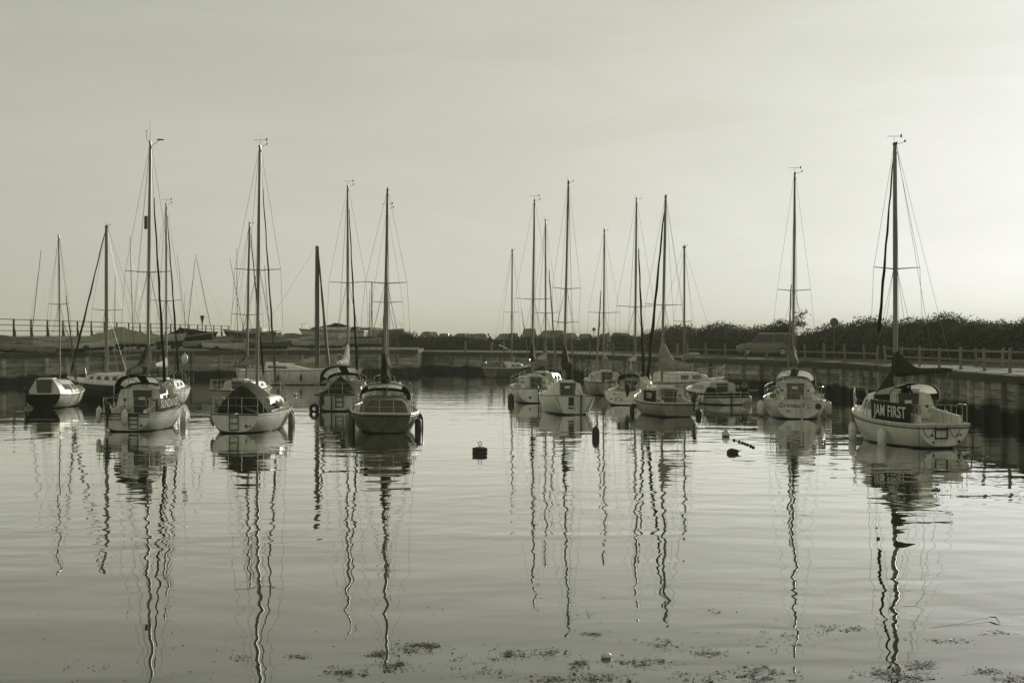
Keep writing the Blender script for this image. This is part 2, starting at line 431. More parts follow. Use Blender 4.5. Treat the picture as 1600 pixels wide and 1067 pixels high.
def quay_wall(label, line, ztop, side, bay, rows):
    root = empty('quay_wall', (line[0][0], line[0][1], 0))
    tag(root, label, 'quay wall')
    base = Vector((line[0][0], line[0][1], 0))
    for (a, b) in zip(line[:-1], line[1:]):
        a = Vector((*a, 0)); b = Vector((*b, 0))
        t = (b - a); Ln = t.length; t.normalize()
        nrm = Vector((-t.y, t.x, 0)) * side           # towards the water
        rz = math.atan2(t.y, t.x)
        n = max(1, round(Ln / bay)); w = Ln / n
        for i in range(n):
            mid = a + t * (w * (i + 0.5)) - base
            ph = (ztop - 0.32 + 0.5) / rows
            for k in range(rows):
                off = rng.uniform(-0.015, 0.02)
                piece('plank', mid + nrm * (-0.06 + off) + Vector((0, 0, -0.5 + ph * (k + 0.5))), (w - 0.03, 0.1, ph - 0.03), M['tidal'], root, rz, rx=rng.uniform(-0.02, 0.02))
            piece('coping_beam', mid + nrm * 0.06 + Vector((0, 0, ztop - 0.16 + rng.uniform(-0.012, 0.012))), (w - 0.015, 0.42, 0.3), M['timber'], root, rz + rng.uniform(-0.004, 0.004))
            pp = a + t * (w * i) - base
            hgt = ztop - 0.32 - rng.uniform(0, 0.1)
            piece('pile', pp + nrm * 0.13 + Vector((0, 0, (hgt - 0.6) / 2)), (0.26, 0.24, hgt + 0.6), M['tidal'], root, rz + rng.uniform(-0.06, 0.06))
            if bay > 3.5:
                pp2 = a + t * (w * (i + 0.5)) - base
                piece('pile', pp2 + nrm * 0.1 + Vector((0, 0, (hgt - 0.6) / 2)), (0.18, 0.2, hgt + 0.6), M['tidal'], root, rz)
    return root
quay_wall('timber-faced quay wall under the hedge and road, running from right edge to the far middle', WR, ZR, 1, 4.4, 6)
quay_wall('timber-faced boat yard wall below the laid-up dinghies at the left', WL, ZL, -1, 4.2, 7)

# light strip of concrete walkway along the right quay edge
def strip(name, line, in0, in1, z, m, side):
    mb = MB(); A = []; Bq = []
    for i, p in enumerate(line):
        q0 = Vector((*line[max(0, i - 1)], 0)); q1 = Vector((*line[min(len(line) - 1, i + 1)], 0))
        t = (q1 - q0).normalized(); nn = Vector((-t.y, t.x, 0)) * -side
        p = Vector((*p, 0))
        A.append(p + nn * in0 + Vector((0, 0, z))); Bq.append(p + nn * in1 + Vector((0, 0, z)))
    mb.loft([A, Bq], False)
    o = mb.build(name, m, None, False); o['kind'] = 'structure'; return o
strip('quay_path', WR, 0.28, 2.6, ZR + 0.006, M['concrete'], 1)

# ---- fence along the right quay
def along(line, step, start=0.0):
    out = []; carry = start
    for a, b in zip(line[:-1], line[1:]):
        a = Vector((*a, 0)); b = Vector((*b, 0)); L = (b - a).length; t = (b - a) / L
        s = carry
        while s < L:
            out.append((a + t * s, t)); s += step
        carry = s - L
    return out
def quay_fence(label, line, inset, z, step, rails, h, side, pm, rm, pw=0.115):
    pts = along(line, step)
    P0 = pts[0][0]
    root = empty('quay_fence', (P0.x, P0.y, z)); tag(root, label, 'fence')
    prev = None
    for p, t in pts:
        nn = Vector((t.y, -t.x, 0)) * side
        q = p + nn * inset - P0
        piece('post', q + Vector((0, 0, h / 2 + rng.uniform(-0.02, 0.03))), (pw * rng.uniform(.85, 1.1), pw, h * rng.uniform(.97, 1.06)), pm, root, math.atan2(t.y, t.x) + rng.uniform(-.15, .15), rng.uniform(-0.06, 0.06), rng.uniform(-0.06, 0.06))
        if prev is not None:
            dv = q - prev
            for rzv in rails:
                piece('rail', (q + prev) / 2 + Vector((0, 0, rzv + rng.uniform(-0.01, 0.01))), (dv.length, 0.05, 0.075), rm, root, math.atan2(dv.y, dv.x), -math.atan2(dv.z, dv.length))
        prev = q
    return root
quay_fence('two-rail bleached timber fence on the quay at the far right', [(19.9, 46), (19.7, 61.5), (19.05, 86)], 0.9, ZR, 3.3, (0.86, 0.45), 0.98, 1, M['timber_lt'], M['timber_lt'])
quay_fence('single-rail post fence on the quay in front of the parked car', [(19.02, 87.2), (18.9, 91), (16.1, 103), (11.6, 115)], 0.9, ZR, 2.85, (0.55,), 1.0, 1, M['timber_lt'], M['timber_lt'])
quay_fence('two-rail fence on the far quay below the row of parked cars', [(11.2, 116), (6.2, 129), (3.4, 141), (-8.7, 155)], 0.9, ZR, 5.6, (0.95, 0.55), 1.0, 1, M['timber_lt'], M['timber'], 0.14)
quay_fence('second rail fence behind the quay fence at the right edge', [(24.3, 62), (22.8, 80)], 0.0, ZR, 3.4, (0.8, 0.4), 0.92, 1, M['timber_lt'], M['timber_lt'])

# ---------------------------------------------------------------- boats
def text_mesh(txt, size, m, thick=0.004, shear=0.0, sx=1.0):
    cu = bpy.data.curves.new('lettering', 'FONT')
    cu.body = txt; cu.size = size; cu.extrude = thick; cu.align_x = 'CENTER'; cu.align_y = 'CENTER'; cu.shear = shear; cu.offset = size * 0.012; cu.space_character = 1.08
    tmp = bpy.data.objects.new('lettering', cu)
    C.objects.link(tmp)
    dg = bpy.context.evaluated_depsgraph_get()
    me = bpy.data.meshes.new_from_object(tmp.evaluated_get(dg))
    bpy.data.objects.remove(tmp); bpy.data.curves.remove(cu)
    me.materials.clear(); me.materials.append(m)
    for v in me.vertices: v.co.x *= sx
    return me

class Boat:
    def __init__(s, label, cat, px=None, yw=None, th=0.0, L=6.5, B=2.3, tw=1.7, F=(0.8, 0.75, 1.0), lean=0.0, hull='gel', deck='deck',
                 zb0=0.02, rake=0.7, srake=0.15, name='sailing_boat', group='boats moored in the basin', loc=None, tilt=0.0, depth=0.4, e1=0.62, e2=1.15, xmax=0.42):
        s.L, s.B, s.tw, s.F, s.zb0, s.rake, s.srake, s.depth, s.e1, s.e2, s.xm_ = L, B, tw, F, zb0, rake, srake, depth, e1, e2, xmax
        s.hullm, s.deckm = hull, deck
        s.loc = loc if loc is not None else place(px, yw)
        s.root = empty(name, s.loc, (R(lean), R(tilt), R(90 - th)))
        s.mw = Matrix.Translation(s.loc) @ s.root.rotation_euler.to_matrix().to_4x4()
        tag(s.root, label, cat, group)
    def W(s, p): return s.mw @ Vector(p)
    def hb(s, t):
        x = s.xm_
        if t < x: return s.B / 2 * (1 - (1 - s.tw / s.B) * ((x - t) / x) ** 2)
        u = min(1.0, (t - x) / (1 - x)); return s.B / 2 * max(0.015, (1 - u ** 2.2)) ** 0.85
    def hbx(s, x): return s.hb(min(1, max(0, x / s.L)))
    def zs(s, t):
        a, b, c = s.F
        return a * (t - .4) * (t - 1) / .4 + b * t * (t - 1) / (.4 * -.6) + c * t * (t - .4) / .6
    def zd(s, x): return s.zs(min(1, max(0, x / s.L))) - 0.03
    def zb(s, t):
        q = math.sin(math.pi * t ** 0.75)
        e = s.zb0 if t < 0.44 else -0.15
        return e * (1 - q) - s.depth * q
    def pt(s, t, a):
        zs, zb = s.zs(t), s.zb(t)
        sa, ca = math.sin(a), math.cos(a)
        e1 = s.e1 + 0.5 * t ** 2
        y = s.hb(t) * (abs(ca) ** e1) * (1 if ca >= 0 else -1)
        q = sa ** s.e2
        z = zs - (zs - zb) * q
        x = s.L * t - s.rake * t ** 3 * q + s.srake * (1 - t) ** 4 * q
        return Vector((x, y, z))
    def side(s, t, zf, sg):
        """point on the topside: zf = 0 at the sheer, 1 at the keel, sg = +1 port"""
        q = max(0.0, min(1.0, zf)) ** (1 / s.e2); a = math.asin(q)
        p = s.pt(t, a); p.y *= sg
        return p
    def side_z(s, t, z, sg):
        return s.side(t, (s.zs(t) - z) / (s.zs(t) - s.zb(t)), sg)
    # ---- hull and deck
    def build_hull(s, strake='strake', sz=0.0, sr=0.03, cock=None, band=None, strake2=None):
        K = 9; N = 20
        rings = []
        for i in range(N + 1):
            t = (i / N) ** 0.9
            rings.append([s.pt(t, math.pi * k / (2 * K)) for k in range(2 * K + 1)])
        mb = MB(); mb.loft(rings, False, True, False)
        s.hull = mb.build('hull', M[s.hullm], s.root, True, 30)
        # deck with the cockpit well
        st = [i / 24 for i in range(25)]
        if cock:
            c0, c1, cw, cd = cock
            st = sorted(set([t for t in st if abs(t * s.L - c0) > .05 and abs(t * s.L - c1) > .05] + [c0 / s.L, c1 / s.L]))
        rows = []
        for t in st:
            x = s.L * t; b = s.hb(t) - 0.012; z = s.zs(t) - 0.03; cam_ = 0.05 * b
            def sec(well):
                if well:
                    c = min(cw, b - 0.12)
                    return [Vector((x, b, z)), Vector((x, c, z + .02)), Vector((x, c, z - cd)), Vector((x, 0, z - cd)), Vector((x, -c, z - cd)), Vector((x, -c, z + .02)), Vector((x, -b, z))]
                return [Vector((x, b, z)), Vector((x, b * .66, z + cam_ * .6)), Vector((x, b * .33, z + cam_)), Vector((x, 0, z + cam_)), Vector((x, -b * .33, z + cam_)), Vector((x, -b * .66, z + cam_ * .6)), Vector((x, -b, z))]
            if cock and abs(x - c0) < 1e-6: rows += [sec(False), sec(True)]
            elif cock and abs(x - c1) < 1e-6: rows += [sec(True), sec(False)]
            else: rows.append(sec(bool(cock and c0 < x < c1)))
        mb = MB(); mb.loft(rows, False)
        mb.build('deck', M[s.deckm], s.root, True, 30)
        # rubbing strake round the sheer
        if strake: s.strake(strake, sz, sr)
        if strake2: s.strake(*strake2)
        if band:   # painted / moulded band just under the sheer: (z from, z to below sheer, material)
            mb = MB()
            for sg in (1, -1):
                A, Bq = [], []
                for i in range(21):
                    t = (i / 20) ** 0.9 * .99
                    for lst, dz in ((A, band[0]), (Bq, band[1])):
                        p = s.side_z(t, s.zs(t) - dz, sg); p.y += sg * 0.012; p.x += 0.004 * t
                        lst.append(p)
                mb.loft([A, Bq] if sg > 0 else [Bq, A], False)
            a0 = s.side_z(0, s.zs(0) - band[0], 1); b0 = s.side_z(0, s.zs(0) - band[1], 1)
            mb.add([(a0.x - .006, a0.y, a0.z), (a0.x - .006, -a0.y, a0.z), (b0.x - .006, -b0.y, b0.z), (b0.x - .006, b0.y, b0.z)], [(0, 1, 2, 3)])
            mb.build('hull_band', M[band[2]], s.root)
        return s
    def strake(s, m, dz, r):
        pts = []
        for i in range(20, -1, -1):
            t = (i / 20) ** 0.9; p = s.side_z(t, s.zs(t) - dz, 1); p.y += r * .3; pts.append(p)
        for i in range(1, 6):
            u = i / 6; p = s.side_z(0, s.zs(0) - dz, 1); pts.append(Vector((p.x - r * .5, p.y * (1 - 2 * u), p.z)))
        for i in range(0, 21):
            t = (i / 20) ** 0.9; p = s.side_z(t, s.zs(t) - dz, -1); p.y -= r * .3; pts.append(p)
        mb = MB(); mb.tube(pts, r, 6)
        mb.build('rubbing_strake', M[m], s.root)
    # ---- cabin
    def cabin(s, x0, x1, w, h, m='cabin', hp=(1, 1, .98, .95, .9, .82, .62, .08), wins=(), win_v=(.3, .68), board=None, hatch=True, vent=True, tumble=.88, winm='glass', cap='deck', boardm='board'):
        s.cx0, s.cx1, s.cw, s.ch = x0, x1, w, h
        ss = (0, .14, .28, .42, .56, .72, .86, 1.0)
        def dim(u):
            for i in range(7):
                if ss[i] <= u <= ss[i + 1]:
                    f = (u - ss[i]) / (ss[i + 1] - ss[i]); k = hp[i] * (1 - f) + hp[i + 1] * f; break
            x = x0 + (x1 - x0) * u
            return x, min(w, s.hbx(x) - 0.16) * (1 - .1 * u), h * k, s.zd(x)
        s.cdim = dim
        rings = []
        for u in ss:
            x, ww, hh, z = dim(u)
            sec = [(1, -.02), (.985, .25), (tumble, .84), (tumble - .07, .95), (tumble * .55, 1.02), (0, 1.05)]
            pr = [Vector((x, ww * a, z + hh * b)) for a, b in sec]
            rings.append(pr + [Vector((p.x, -p.y, p.z)) for p in pr[::-1][1:]])
        mb = MB(); mb.loft(rings, False, True, True)
        s.cab = mb.build('cabin', M[m], s.root, True, 32)
        # coamings either side of the cockpit
        for k, (a, b) in enumerate(wins):
            for sg in (1, -1):
                pts = []
                for u, v in ((a, win_v[0]), (a + .004, win_v[1] - .06), (a + .02, win_v[1]), (b - .02, win_v[1]), (b - .004, win_v[1] - .06), (b, win_v[0] + .06), (b - .02, win_v[0]), (a + .02, win_v[0])):
                    x, ww, hh, z = dim(u)
                    if v < .25: ya = 1 + (.985 - 1) * v / .25
                    else: ya = .985 + (tumble - .985) * (v - .25) / .59
                    pts.append(Vector((x, sg * (ww * ya - .005), z + hh * v)))
                mb = MB(); mb.plate(pts if sg < 0 else pts[::-1], (0, sg * .022, .004))
                mb.build('window', M[winm], s.cab, False)
        z = s.zd(x0)
        if board:
            bw, bb, bt = board[:3]; yo = board[3] if len(board) > 3 else 0
            mb = MB(); x = x0 - .035
            mb.plate([(x, yo + bw * .46, z + bb), (x, yo - bw * .46, z + bb), (x, yo - bw * .53, z + bt), (x, yo + bw * .53, z + bt)][::-1], (-.03, 0, 0))
            wb = mb.build('washboard', M[boardm], s.cab, False)
            fr = MB()
            fr.tube([(x - .01, yo + bw * .5, z + bb), (x - .01, yo + bw * .57, z + bt + .02), (x - .01, yo - bw * .57, z + bt + .02), (x - .01, yo - bw * .5, z + bb)], .025, 5)
            fr.build('companionway_frame', M[m], s.cab)
            if vent:
                mb = MB(); mb.box((x - .04, yo + .02, z + bt * .72 + bb * .28), (.02, .24, .1)); mb.build('vent_plate', M['letter'], wb, False)
        if hatch:
            x, ww, hh, zz = dim(.12)
            mb = MB(); mb.box((x0 + .42, 0, zz + hh * 1.05 + .02), (.75, .66, .07)); mb.build('sliding_hatch', M[cap], s.cab, False)
        return s
    def coaming(s, x0, x1, w, h, m='cabin', h2=None):
        for sg in (1, -1):
            rings = []
            for i in range(6):
                u = i / 5; x = x0 + (x1 - x0) * u; z = s.zd(x) - .01; hh = (h2 if h2 else h * .6) * (1 - u) + h * u
                ww = min(w, s.hbx(x) - .12)
                rings.append([Vector((x, sg * (ww + .1), z)), Vector((x, sg * (ww + .07), z + hh)), Vector((x, sg * (ww - .02), z + hh)), Vector((x, sg * (ww - .03), z))])
            mb = MB(); mb.loft(rings, True, True, True); mb.build('cockpit_coaming', M[m], s.root, True, 30)
        return s
    # ---- spray hood: canvas arch over the companionway with clear windows in its front
    def hood(s, xa, xf, w, zb, h, m='canvas', split=True, front=.3, hf=.45, hoop=True, wspan=.78, vfrom=.42, vto=.86, thick=.012):
        nr, nc = 14, 28
        def P(v, a):
            x = xa + (xf - xa) * v
            k = 1 - .05 * v / front if v < front else .95 - (.95 - hf) * ((v - front) / (1 - front)) ** 1.15
            ww = w * (1 - .1 * v)
            ca, sa = math.cos(a), math.sin(a)
            return Vector((x, ww * math.copysign(abs(ca) ** .72, ca), zb + h * k * sa ** .62))
        mbc, mbw = MB(), MB()
        G = [[P(i / nr, math.pi * j / nc) for j in range(nc + 1)] for i in range(nr + 1)]
        for i in range(nr):
            for j in range(nc):
                v = (i + .5) / nr; u = abs((j + .5) / nc - .5) * 2
                win = vfrom < v < vto and u < wspan and (not split or u > .09)
                (mbw if win else mbc).add([G[i][j], G[i][j + 1], G[i + 1][j + 1], G[i + 1][j]], [(0, 1, 2, 3)])
        for mb, nm, mm in ((mbc, 'spray_hood', M[m]), (mbw, 'hood_window', M['vinyl'])):
            if not mb.v: continue
            o = mb.build(nm, mm, s.root if nm == 'spray_hood' else cvs, False)
            if nm == 'spray_hood': cvs = o
            so = o.modifiers.new('thickness', 'SOLIDIFY'); so.thickness = thick if nm == 'spray_hood' else .004; so.offset = 0
            wd = o.modifiers.new('weld', 'WELD'); wd.merge_threshold = .0005
            o.modifiers.move(1, 0)
        if hoop:
            mb = MB(); mb.tube([P(-.015, math.pi * j / 24) + Vector((-.01, 0, .005)) for j in range(25)], .016, 5)
            mb.build('hood_hoop', M['steel'], cvs)
        return s
    # ---- rig
    def mast(s, xm, ytop=None, ztop=None, zbase=None, r=.055, spr=(), m='alloy', gear='vane', fore=True, furl=.045, back=True, furlm='canvas_dk', furl_z=(.06, .95), spw=.75, lines=2, bowx=None, low=True, fz=1.0):
        base = s.W((xm, 0, 0))
        if ztop is None: ztop = zat(ytop, base.y)
        zb = zbase if zbase is not None else s.zd(xm)
        s.xm, s.mtop = xm, ztop
        mb = MB(); mb.tube([(xm, 0, zb - .05), (xm, 0, zb + (ztop - zb) * .6), (xm, 0, ztop * .93 + zb * .07), (xm, 0, ztop)], [r, r, r * .9, r * .78], 10, flat=1.35)
        s.mst = mb.build('mast', M[m], s.root)
        mb = MB(); mb.box((xm, 0, ztop + .02), (.2, .07, .09)); mb.tube([(xm - .08, 0, ztop + .05), (xm - .2, 0, ztop + .08)], .012, 5)
        mb.build('masthead_fitting', M['black'], s.mst, False)
        wire = MB()
        ends = []
        for f, hw in spr:
            z = zb + (ztop - zb) * f
            q = MB()
            for sg in (1, -1): q.tube([(xm, sg * r, z), (xm - .12, sg * hw, z + .05)], [.022, .014], 6)
            q.build('spreader', M[m], s.mst)
            ends.append((z, hw))
        ch = s.hbx(xm) - .06; zc = s.zd(xm)
        for sg in (1, -1):
            path = [(xm, sg * r * .5, zb + (ztop - zb) * fz - .05)] + [(xm - .12, sg * hw, z + .05) for z, hw in sorted(ends, reverse=True)] + [(xm - .1, sg * ch, zc)]
            wire.tube(path, .0065, 3)
            if low and ends:
                z = ends[0][0]
                wire.tube([(xm, sg * r, z - .05), (xm - .45, sg * (ch - .02), zc)], .0065, 3)
                wire.tube([(xm, sg * r, z - .05), (xm + .4, sg * (ch - .08), zc)], .0065, 3)
        if back: wire.tube([(xm - .1, 0, ztop), (.04, 0, s.zd(0) + .03)], .0065, 3)
        bx = bowx if bowx is not None else s.L - .06
        bow = Vector((bx, 0, s.zd(bx) + .06)); top = Vector((xm + .06, 0, zb + (ztop - zb) * fz - .1))
        if fore: wire.tube([top, bow], .0065, 3)
        wire.build('standing_rigging', M['wire'], s.mst, False)
        if furl:
            q = MB(); n = 14; pts, rs = [], []
            for i in range(n + 1):
                u = furl_z[0] + (furl_z[1] - furl_z[0]) * i / n
                pts.append(bow.lerp(top, u) + Vector((0, math.sin(i * 2.1) * .012, 0)))
                rs.append(furl * (1.15 - .75 * i / n) * (1 + .12 * math.sin(i * 1.7)))
            q.tube(pts, rs, 8); q.build('furled_headsail', M[furlm], s.root)
            d = MB(); d.lathe([(.02, -.05), (.075, -.04), (.075, 0), (.03, .01), (.03, .06), (.075, .07), (.075, .1), (.02, .11)], 10, Matrix.Translation(bow.lerp(top, furl_z[0] - .012)))
            d.build('furling_drum', M['black'], s.root)
        if lines:
            q = MB()
            for k in range(lines):
                yy = (.09, -.1, .14)[k % 3]
                q.tube([(xm - .05, yy * .3, ztop - .15), (xm - .1 + .05 * k, yy, zb + 1.6), (xm - .12, yy * 1.1, zb + .25)], .006, 3)
            q.build('halyard', M['rope'], s.mst, False)
        if gear == 'vane':
            q = MB(); zt = ztop + .05
            q.tube([(xm + .05, 0, zt), (xm + .05, 0, zt + .22)], .006, 4)
            q.tube([(xm + .05, .26, zt + .22), (xm + .05, -.24, zt + .23)], .007, 4)
            q.box((xm + .05, -.25, zt + .24), (.012, .05, .11))
            q.tube([(xm - .05, 0, zt - .06), (xm - .12, -.3, zt + .03)], .008, 4)
            q.lathe([(.01, 0), (.03, .02), (.03, .06), (.01, .08)], 6, Matrix.Translation((xm - .12, -.3, zt + .02)))
            q.build('wind_vane', M['black'], s.mst, False)
        elif gear == 'light':
            q = MB(); zt = ztop + .06
            q.lathe([(.025, 0), (.03, .03), (.03, .1), (.02, .12)], 8, Matrix.Translation((xm, 0, zt)))
            q.tube([(xm - .05, .05, zt), (xm - .05, .08, zt + .3)], .005, 4)
            q.tube([(xm, 0, zt), (xm, -.22, zt + .06)], .007, 4); q.box((xm, -.23, zt + .08), (.03, .03, .07))
            q.build('masthead_light', M['black'], s.mst, False)
        elif gear == 'fancy':
            q = MB(); zt = ztop + .05
            q.tube([(xm, .02, zt), (xm, .02, zt + .85)], [.007, .003], 4)
            q.tube([(xm, .05, zt), (xm, .15, zt + .1), (xm, .16, zt + .4)], .008, 4); q.box((xm, .16, zt + .42), (.02, .09, .02)); q.box((xm, .12, zt + .44), (.03, .02, .05))
            q.tube([(xm, -.02, zt - .18), (xm, -.18, zt - .05), (xm, -.36, zt + .07)], .01, 5)
            q.build('masthead_aerials', M['black'], s.mst, False)
            q = MB(); q.lathe([(.01, -.015), (.15, 0), (.13, .025), (.03, .04)], 12, Matrix.Translation((xm, -.38, zt + .08))); q.build('aerial_dome', M['black'], s.mst)
        elif gear == 'plain':
            q = MB(); q.lathe([(.015, 0), (.02, .05), (.012, .09)], 6, Matrix.Translation((xm, 0, ztop + .05))); q.build('masthead_cap', M['black'], s.mst)
        return s
    def boom(s, z, length, ang=0.0, rise=0.0, cover='canvas', hm=.75, hgt=.24, w=.12, cover_from=0.0, boomm='alloy', bow_wrap=.16):
        a = R(ang); dv = Vector((-math.cos(a), math.sin(a), math.sin(R(rise)))).normalized()
        o = Vector((s.xm - .06, 0, z))
        mb = MB(); mb.tube([o, o + dv * length], .045, 8); bm_ = mb.build('boom', M[boomm], s.root)
        if cover:
            sd = Vector((-dv.y, dv.x, 0)).normalized()
            prof = [(-bow_wrap, hm * .55, .5), (-bow_wrap * .6, hm * .98, .85), (.0, hm, 1.0), (.08 * length, hm * .86, 1.0), (.2 * length, hgt + (hm - hgt) * .45, 1.1), (.38 * length, hgt * 1.15, 1.05), (.62 * length, hgt * .92, .95), (.85 * length, hgt * .7, .8), (.99 * length, hgt * .4, .5)]
            rings = []
            for i, (u, hh, ww) in enumerate(prof):
                c = o + dv * u; ring = []
                for k in range(12):
                    t = 2 * math.pi * k / 12
                    wv = 1 + .14 * math.sin(3.1 * i + 2 * k)
                    zz = (math.sin(t) * .5 + .5)
                    ring.append(c + sd * (math.cos(t) * w * ww * wv * (1.15 - .55 * zz)) + Vector((0, 0, -.07 + zz * (hh + .05))))
                rings.append(ring)
            q = MB(); q.loft(rings, True, True, True); q.build('sail_cover', M[cover], s.root, True, 50)
        # topping lift and mainsheet
        q = MB(); e = o + dv * length
        q.tube([e, (s.xm - .1, 0, s.mtop)], .0055, 3)
        q.tube([e - dv * .1, (max(.25, e.x * .6), 0, s.zd(.3))], .008, 4)
        q.build('mainsheet', M['rope'], bm_, False)
        return s
    # ---- rails
    def pushpit(s, x1=1.1, h=.55, r=.0125, x0=.06, mid_rail=True):
        def q(x, sg, z): return Vector((x, sg * (s.hbx(x) - .06), s.zd(x) + z))
        mb = MB()
        path = [q(x1, 1, 0), q(x1 - .12, 1, h * .9), q(x1 - .3, 1, h), q(x0 + .18, 1, h), q(x0, 1, h) * .5 + q(x0 + .1, 1, h) * .5 - Vector((0, .1, 0))]
        path += [Vector((x0, (s.hbx(0) - .25) * (1 - i / 2), s.zd(0) + h)) for i in range(5)]
        path += [Vector((p.x, -p.y, p.z)) for p in path[:5][::-1]]
        mb.tube(path, r, 6)
        mid = [Vector((p.x, p.y, p.z - h * .48)) for p in path[3:-3]]
        if mid_rail: mb.tube(mid, r * .7, 5)
        for sg in (1, -1):
            for x in (x0 + .05, x0 + .5):
                mb.tube([q(x, sg, 0), q(x, sg, h)], r, 5)
            mb.tube([Vector((x0, sg * (s.hbx(0) - .35) * .5, s.zd(0))), Vector((x0, sg * (s.hbx(0) - .35) * .5, s.zd(0) + h))], r, 5)
        mb.build('pushpit', M['steel'], s.root)
        return s
    def pulpit(s, h=.55, back=.95, r=.0125):
        L = s.L
        def q(x, sg, z): return Vector((x, sg * max(.05, s.hbx(x) - .05), s.zd(x) + z))
        mb = MB()
        path = [q(L - back, 1, 0), q(L - back + .1, 1, h), q(L - .4, 1, h * 1.03), q(L - .08, 1, h * 1.06) + Vector((.08, .06, 0))]
        path += [Vector((p.x, -p.y, p.z)) for p in path[::-1]]
        mb.tube(path, r, 6)
        for sg in (1, -1): mb.tube([q(L - .35, sg, 0), q(L - .3, sg, h)], r, 5)
        mb.build('pulpit', M['steel'], s.root)
        return s
    def guard(s, xs, h=.5, r=.011):
        wires = MB()
        for sg in (1, -1):
            tops = []
            for x in xs:
                b = Vector((x, sg * (s.hbx(x) - .05), s.zd(x)))
                mb = MB(); mb.tube([b, b + Vector((0, 0, h))], r, 5); mb.build('stanchion', M['steel'], s.root)
                tops.append(b + Vector((0, 0, h - .01)))
            a = Vector((.6, sg * (s.hbx(.6) - .06), s.zd(.6) + h)); c = Vector((s.L - .9, sg * (s.hbx(s.L - .9) - .05), s.zd(s.L - .9) + h))
            wires.tube([a] + tops + [c], .006, 4)
            wires.tube([p - Vector((0, 0, h * .5)) for p in [a] + tops + [c]], .005, 4)
        wires.build('guard_wire', M['wire'], s.root)
        return s
    def cloth(s, x0, x1, sg, z0, z1, txt=None, size=.3, m='cloth', tx=0.0, sx=1.0):
        n = 10; A, Bq = [], []
        for i in range(n + 1):
            x = x0 + (x1 - x0) * i / n; y = sg * (s.hbx(x) - .045)
            wv = .008 * math.sin(i * 2.3)
            A.append(Vector((x, y + wv, s.zd(x) + z0 + .012 * math.sin(i * 1.6)))); Bq.append(Vector((x, y - wv, s.zd(x) + z1 - .015 * math.sin(math.pi * (i % 5) / 5))))
        mb = MB(); mb.loft([A, Bq], False)
        o = mb.build('weather_cloth', M[m], s.root)
        so = o.modifiers.new('thickness', 'SOLIDIFY'); so.thickness = .01; so.offset = 0
        if txt:
            me = text_mesh(txt, size, M['letter'], .003, 0.0, sx)
            xm = (x0 + x1) / 2 + tx
            for v in me.vertices:      # the letters are sewn on: they follow the curve of the cloth
                u, h, w_ = v.co; x = xm - sg * u; i = (x - x0) / (x1 - x0) * n
                v.co = (x, sg * (s.hbx(x) - .045 + .014 + w_) + .008 * math.sin(i * 2.3) * (.5 - h) * .6, s.zd(x) + (z0 + z1) / 2 + h)
            t = bpy.data.objects.new('lettering', me); C.objects.link(t); t.parent = o
        return s
    def transom_text(s, txt, size, y, z, m='letter_dk', shear=0.0, sx=1.0):
        me = text_mesh(txt, size, M[m], .002, shear, sx)
        t = bpy.data.objects.new('lettering', me); C.objects.link(t); t.parent = s.hull
        x = s.srake * ((s.zs(0) - z) / (s.zs(0) - s.zb(0)))
        sl = math.atan2(s.srake, s.zs(0) - s.zb(0))
        # reading direction is to starboard (-y) seen from astern
        t.matrix_local = Matrix.Translation((x - .012, y, z)) @ Matrix.Rotation(-sl, 4, 'Y') @ Matrix(((0, 0, -1), (-1, 0, 0), (0, 1, 0))).to_4x4()
        return s
    def tx(s, z): return s.srake * ((s.zs(0) - z) / (s.zs(0) - s.zb(0)))
    def ladder(s, y, w=.3, z0=.12, z1=None, steps=3, m='black', r=.016, loop=0.0):
        z1 = z1 or s.zs(0) - .03; mb = MB()
        A = Vector((s.tx(z0) - .05, 0, z0)); Bq = Vector((s.tx(z1) - .05, 0, z1))
        for sg in (1, -1): mb.tube([A + Vector((0, y + sg * w / 2, 0)), Bq + Vector((0, y + sg * w / 2, 0))], r, 5)
        if loop: mb.tube([Bq + Vector((0, y + w / 2, 0)), Bq + Vector((0, y + w * .4, loop * .8)), Bq + Vector((0, y, loop)), Bq + Vector((0, y - w * .4, loop * .8)), Bq + Vector((0, y - w / 2, 0))], r * .8, 5)
        for k in range(steps):
            p = A.lerp(Bq, (k + .1) / (steps - .6) if steps > 1 else .5)
            mb.tube([p + Vector((-.01, y + w / 2, 0)), p + Vector((-.01, y - w / 2, 0))], r * 1.15, 5)
        mb.build('boarding_ladder', M[m], s.root)
        return s
    def rudder(s, y=0.0, w=.05, top=.12, m='wood', out=.16, tiller=1.0, bot=-.15):
        z1 = s.zs(0) + top; mb = MB()
        x1, x0 = s.tx(s.zs(0)) - .03, s.tx(bot) - .03
        mb.plate([(x0 - out * 1.6, y - w / 2, bot), (x0, y - w / 2, bot), (x1, y - w / 2, z1), (x1 - out, y - w / 2, z1)], (0, w, 0))
        o = mb.build('rudder', M[m], s.root, False)
        if tiller:
            q = MB(); q.tube([(x1 - out * .5, y, z1 - .03), (x1 + tiller * .5, y, z1 + .1), (x1 + tiller, y, z1 + .16)], [.028, .024, .018], 6); q.build('tiller', M['wood'], o)
        return s
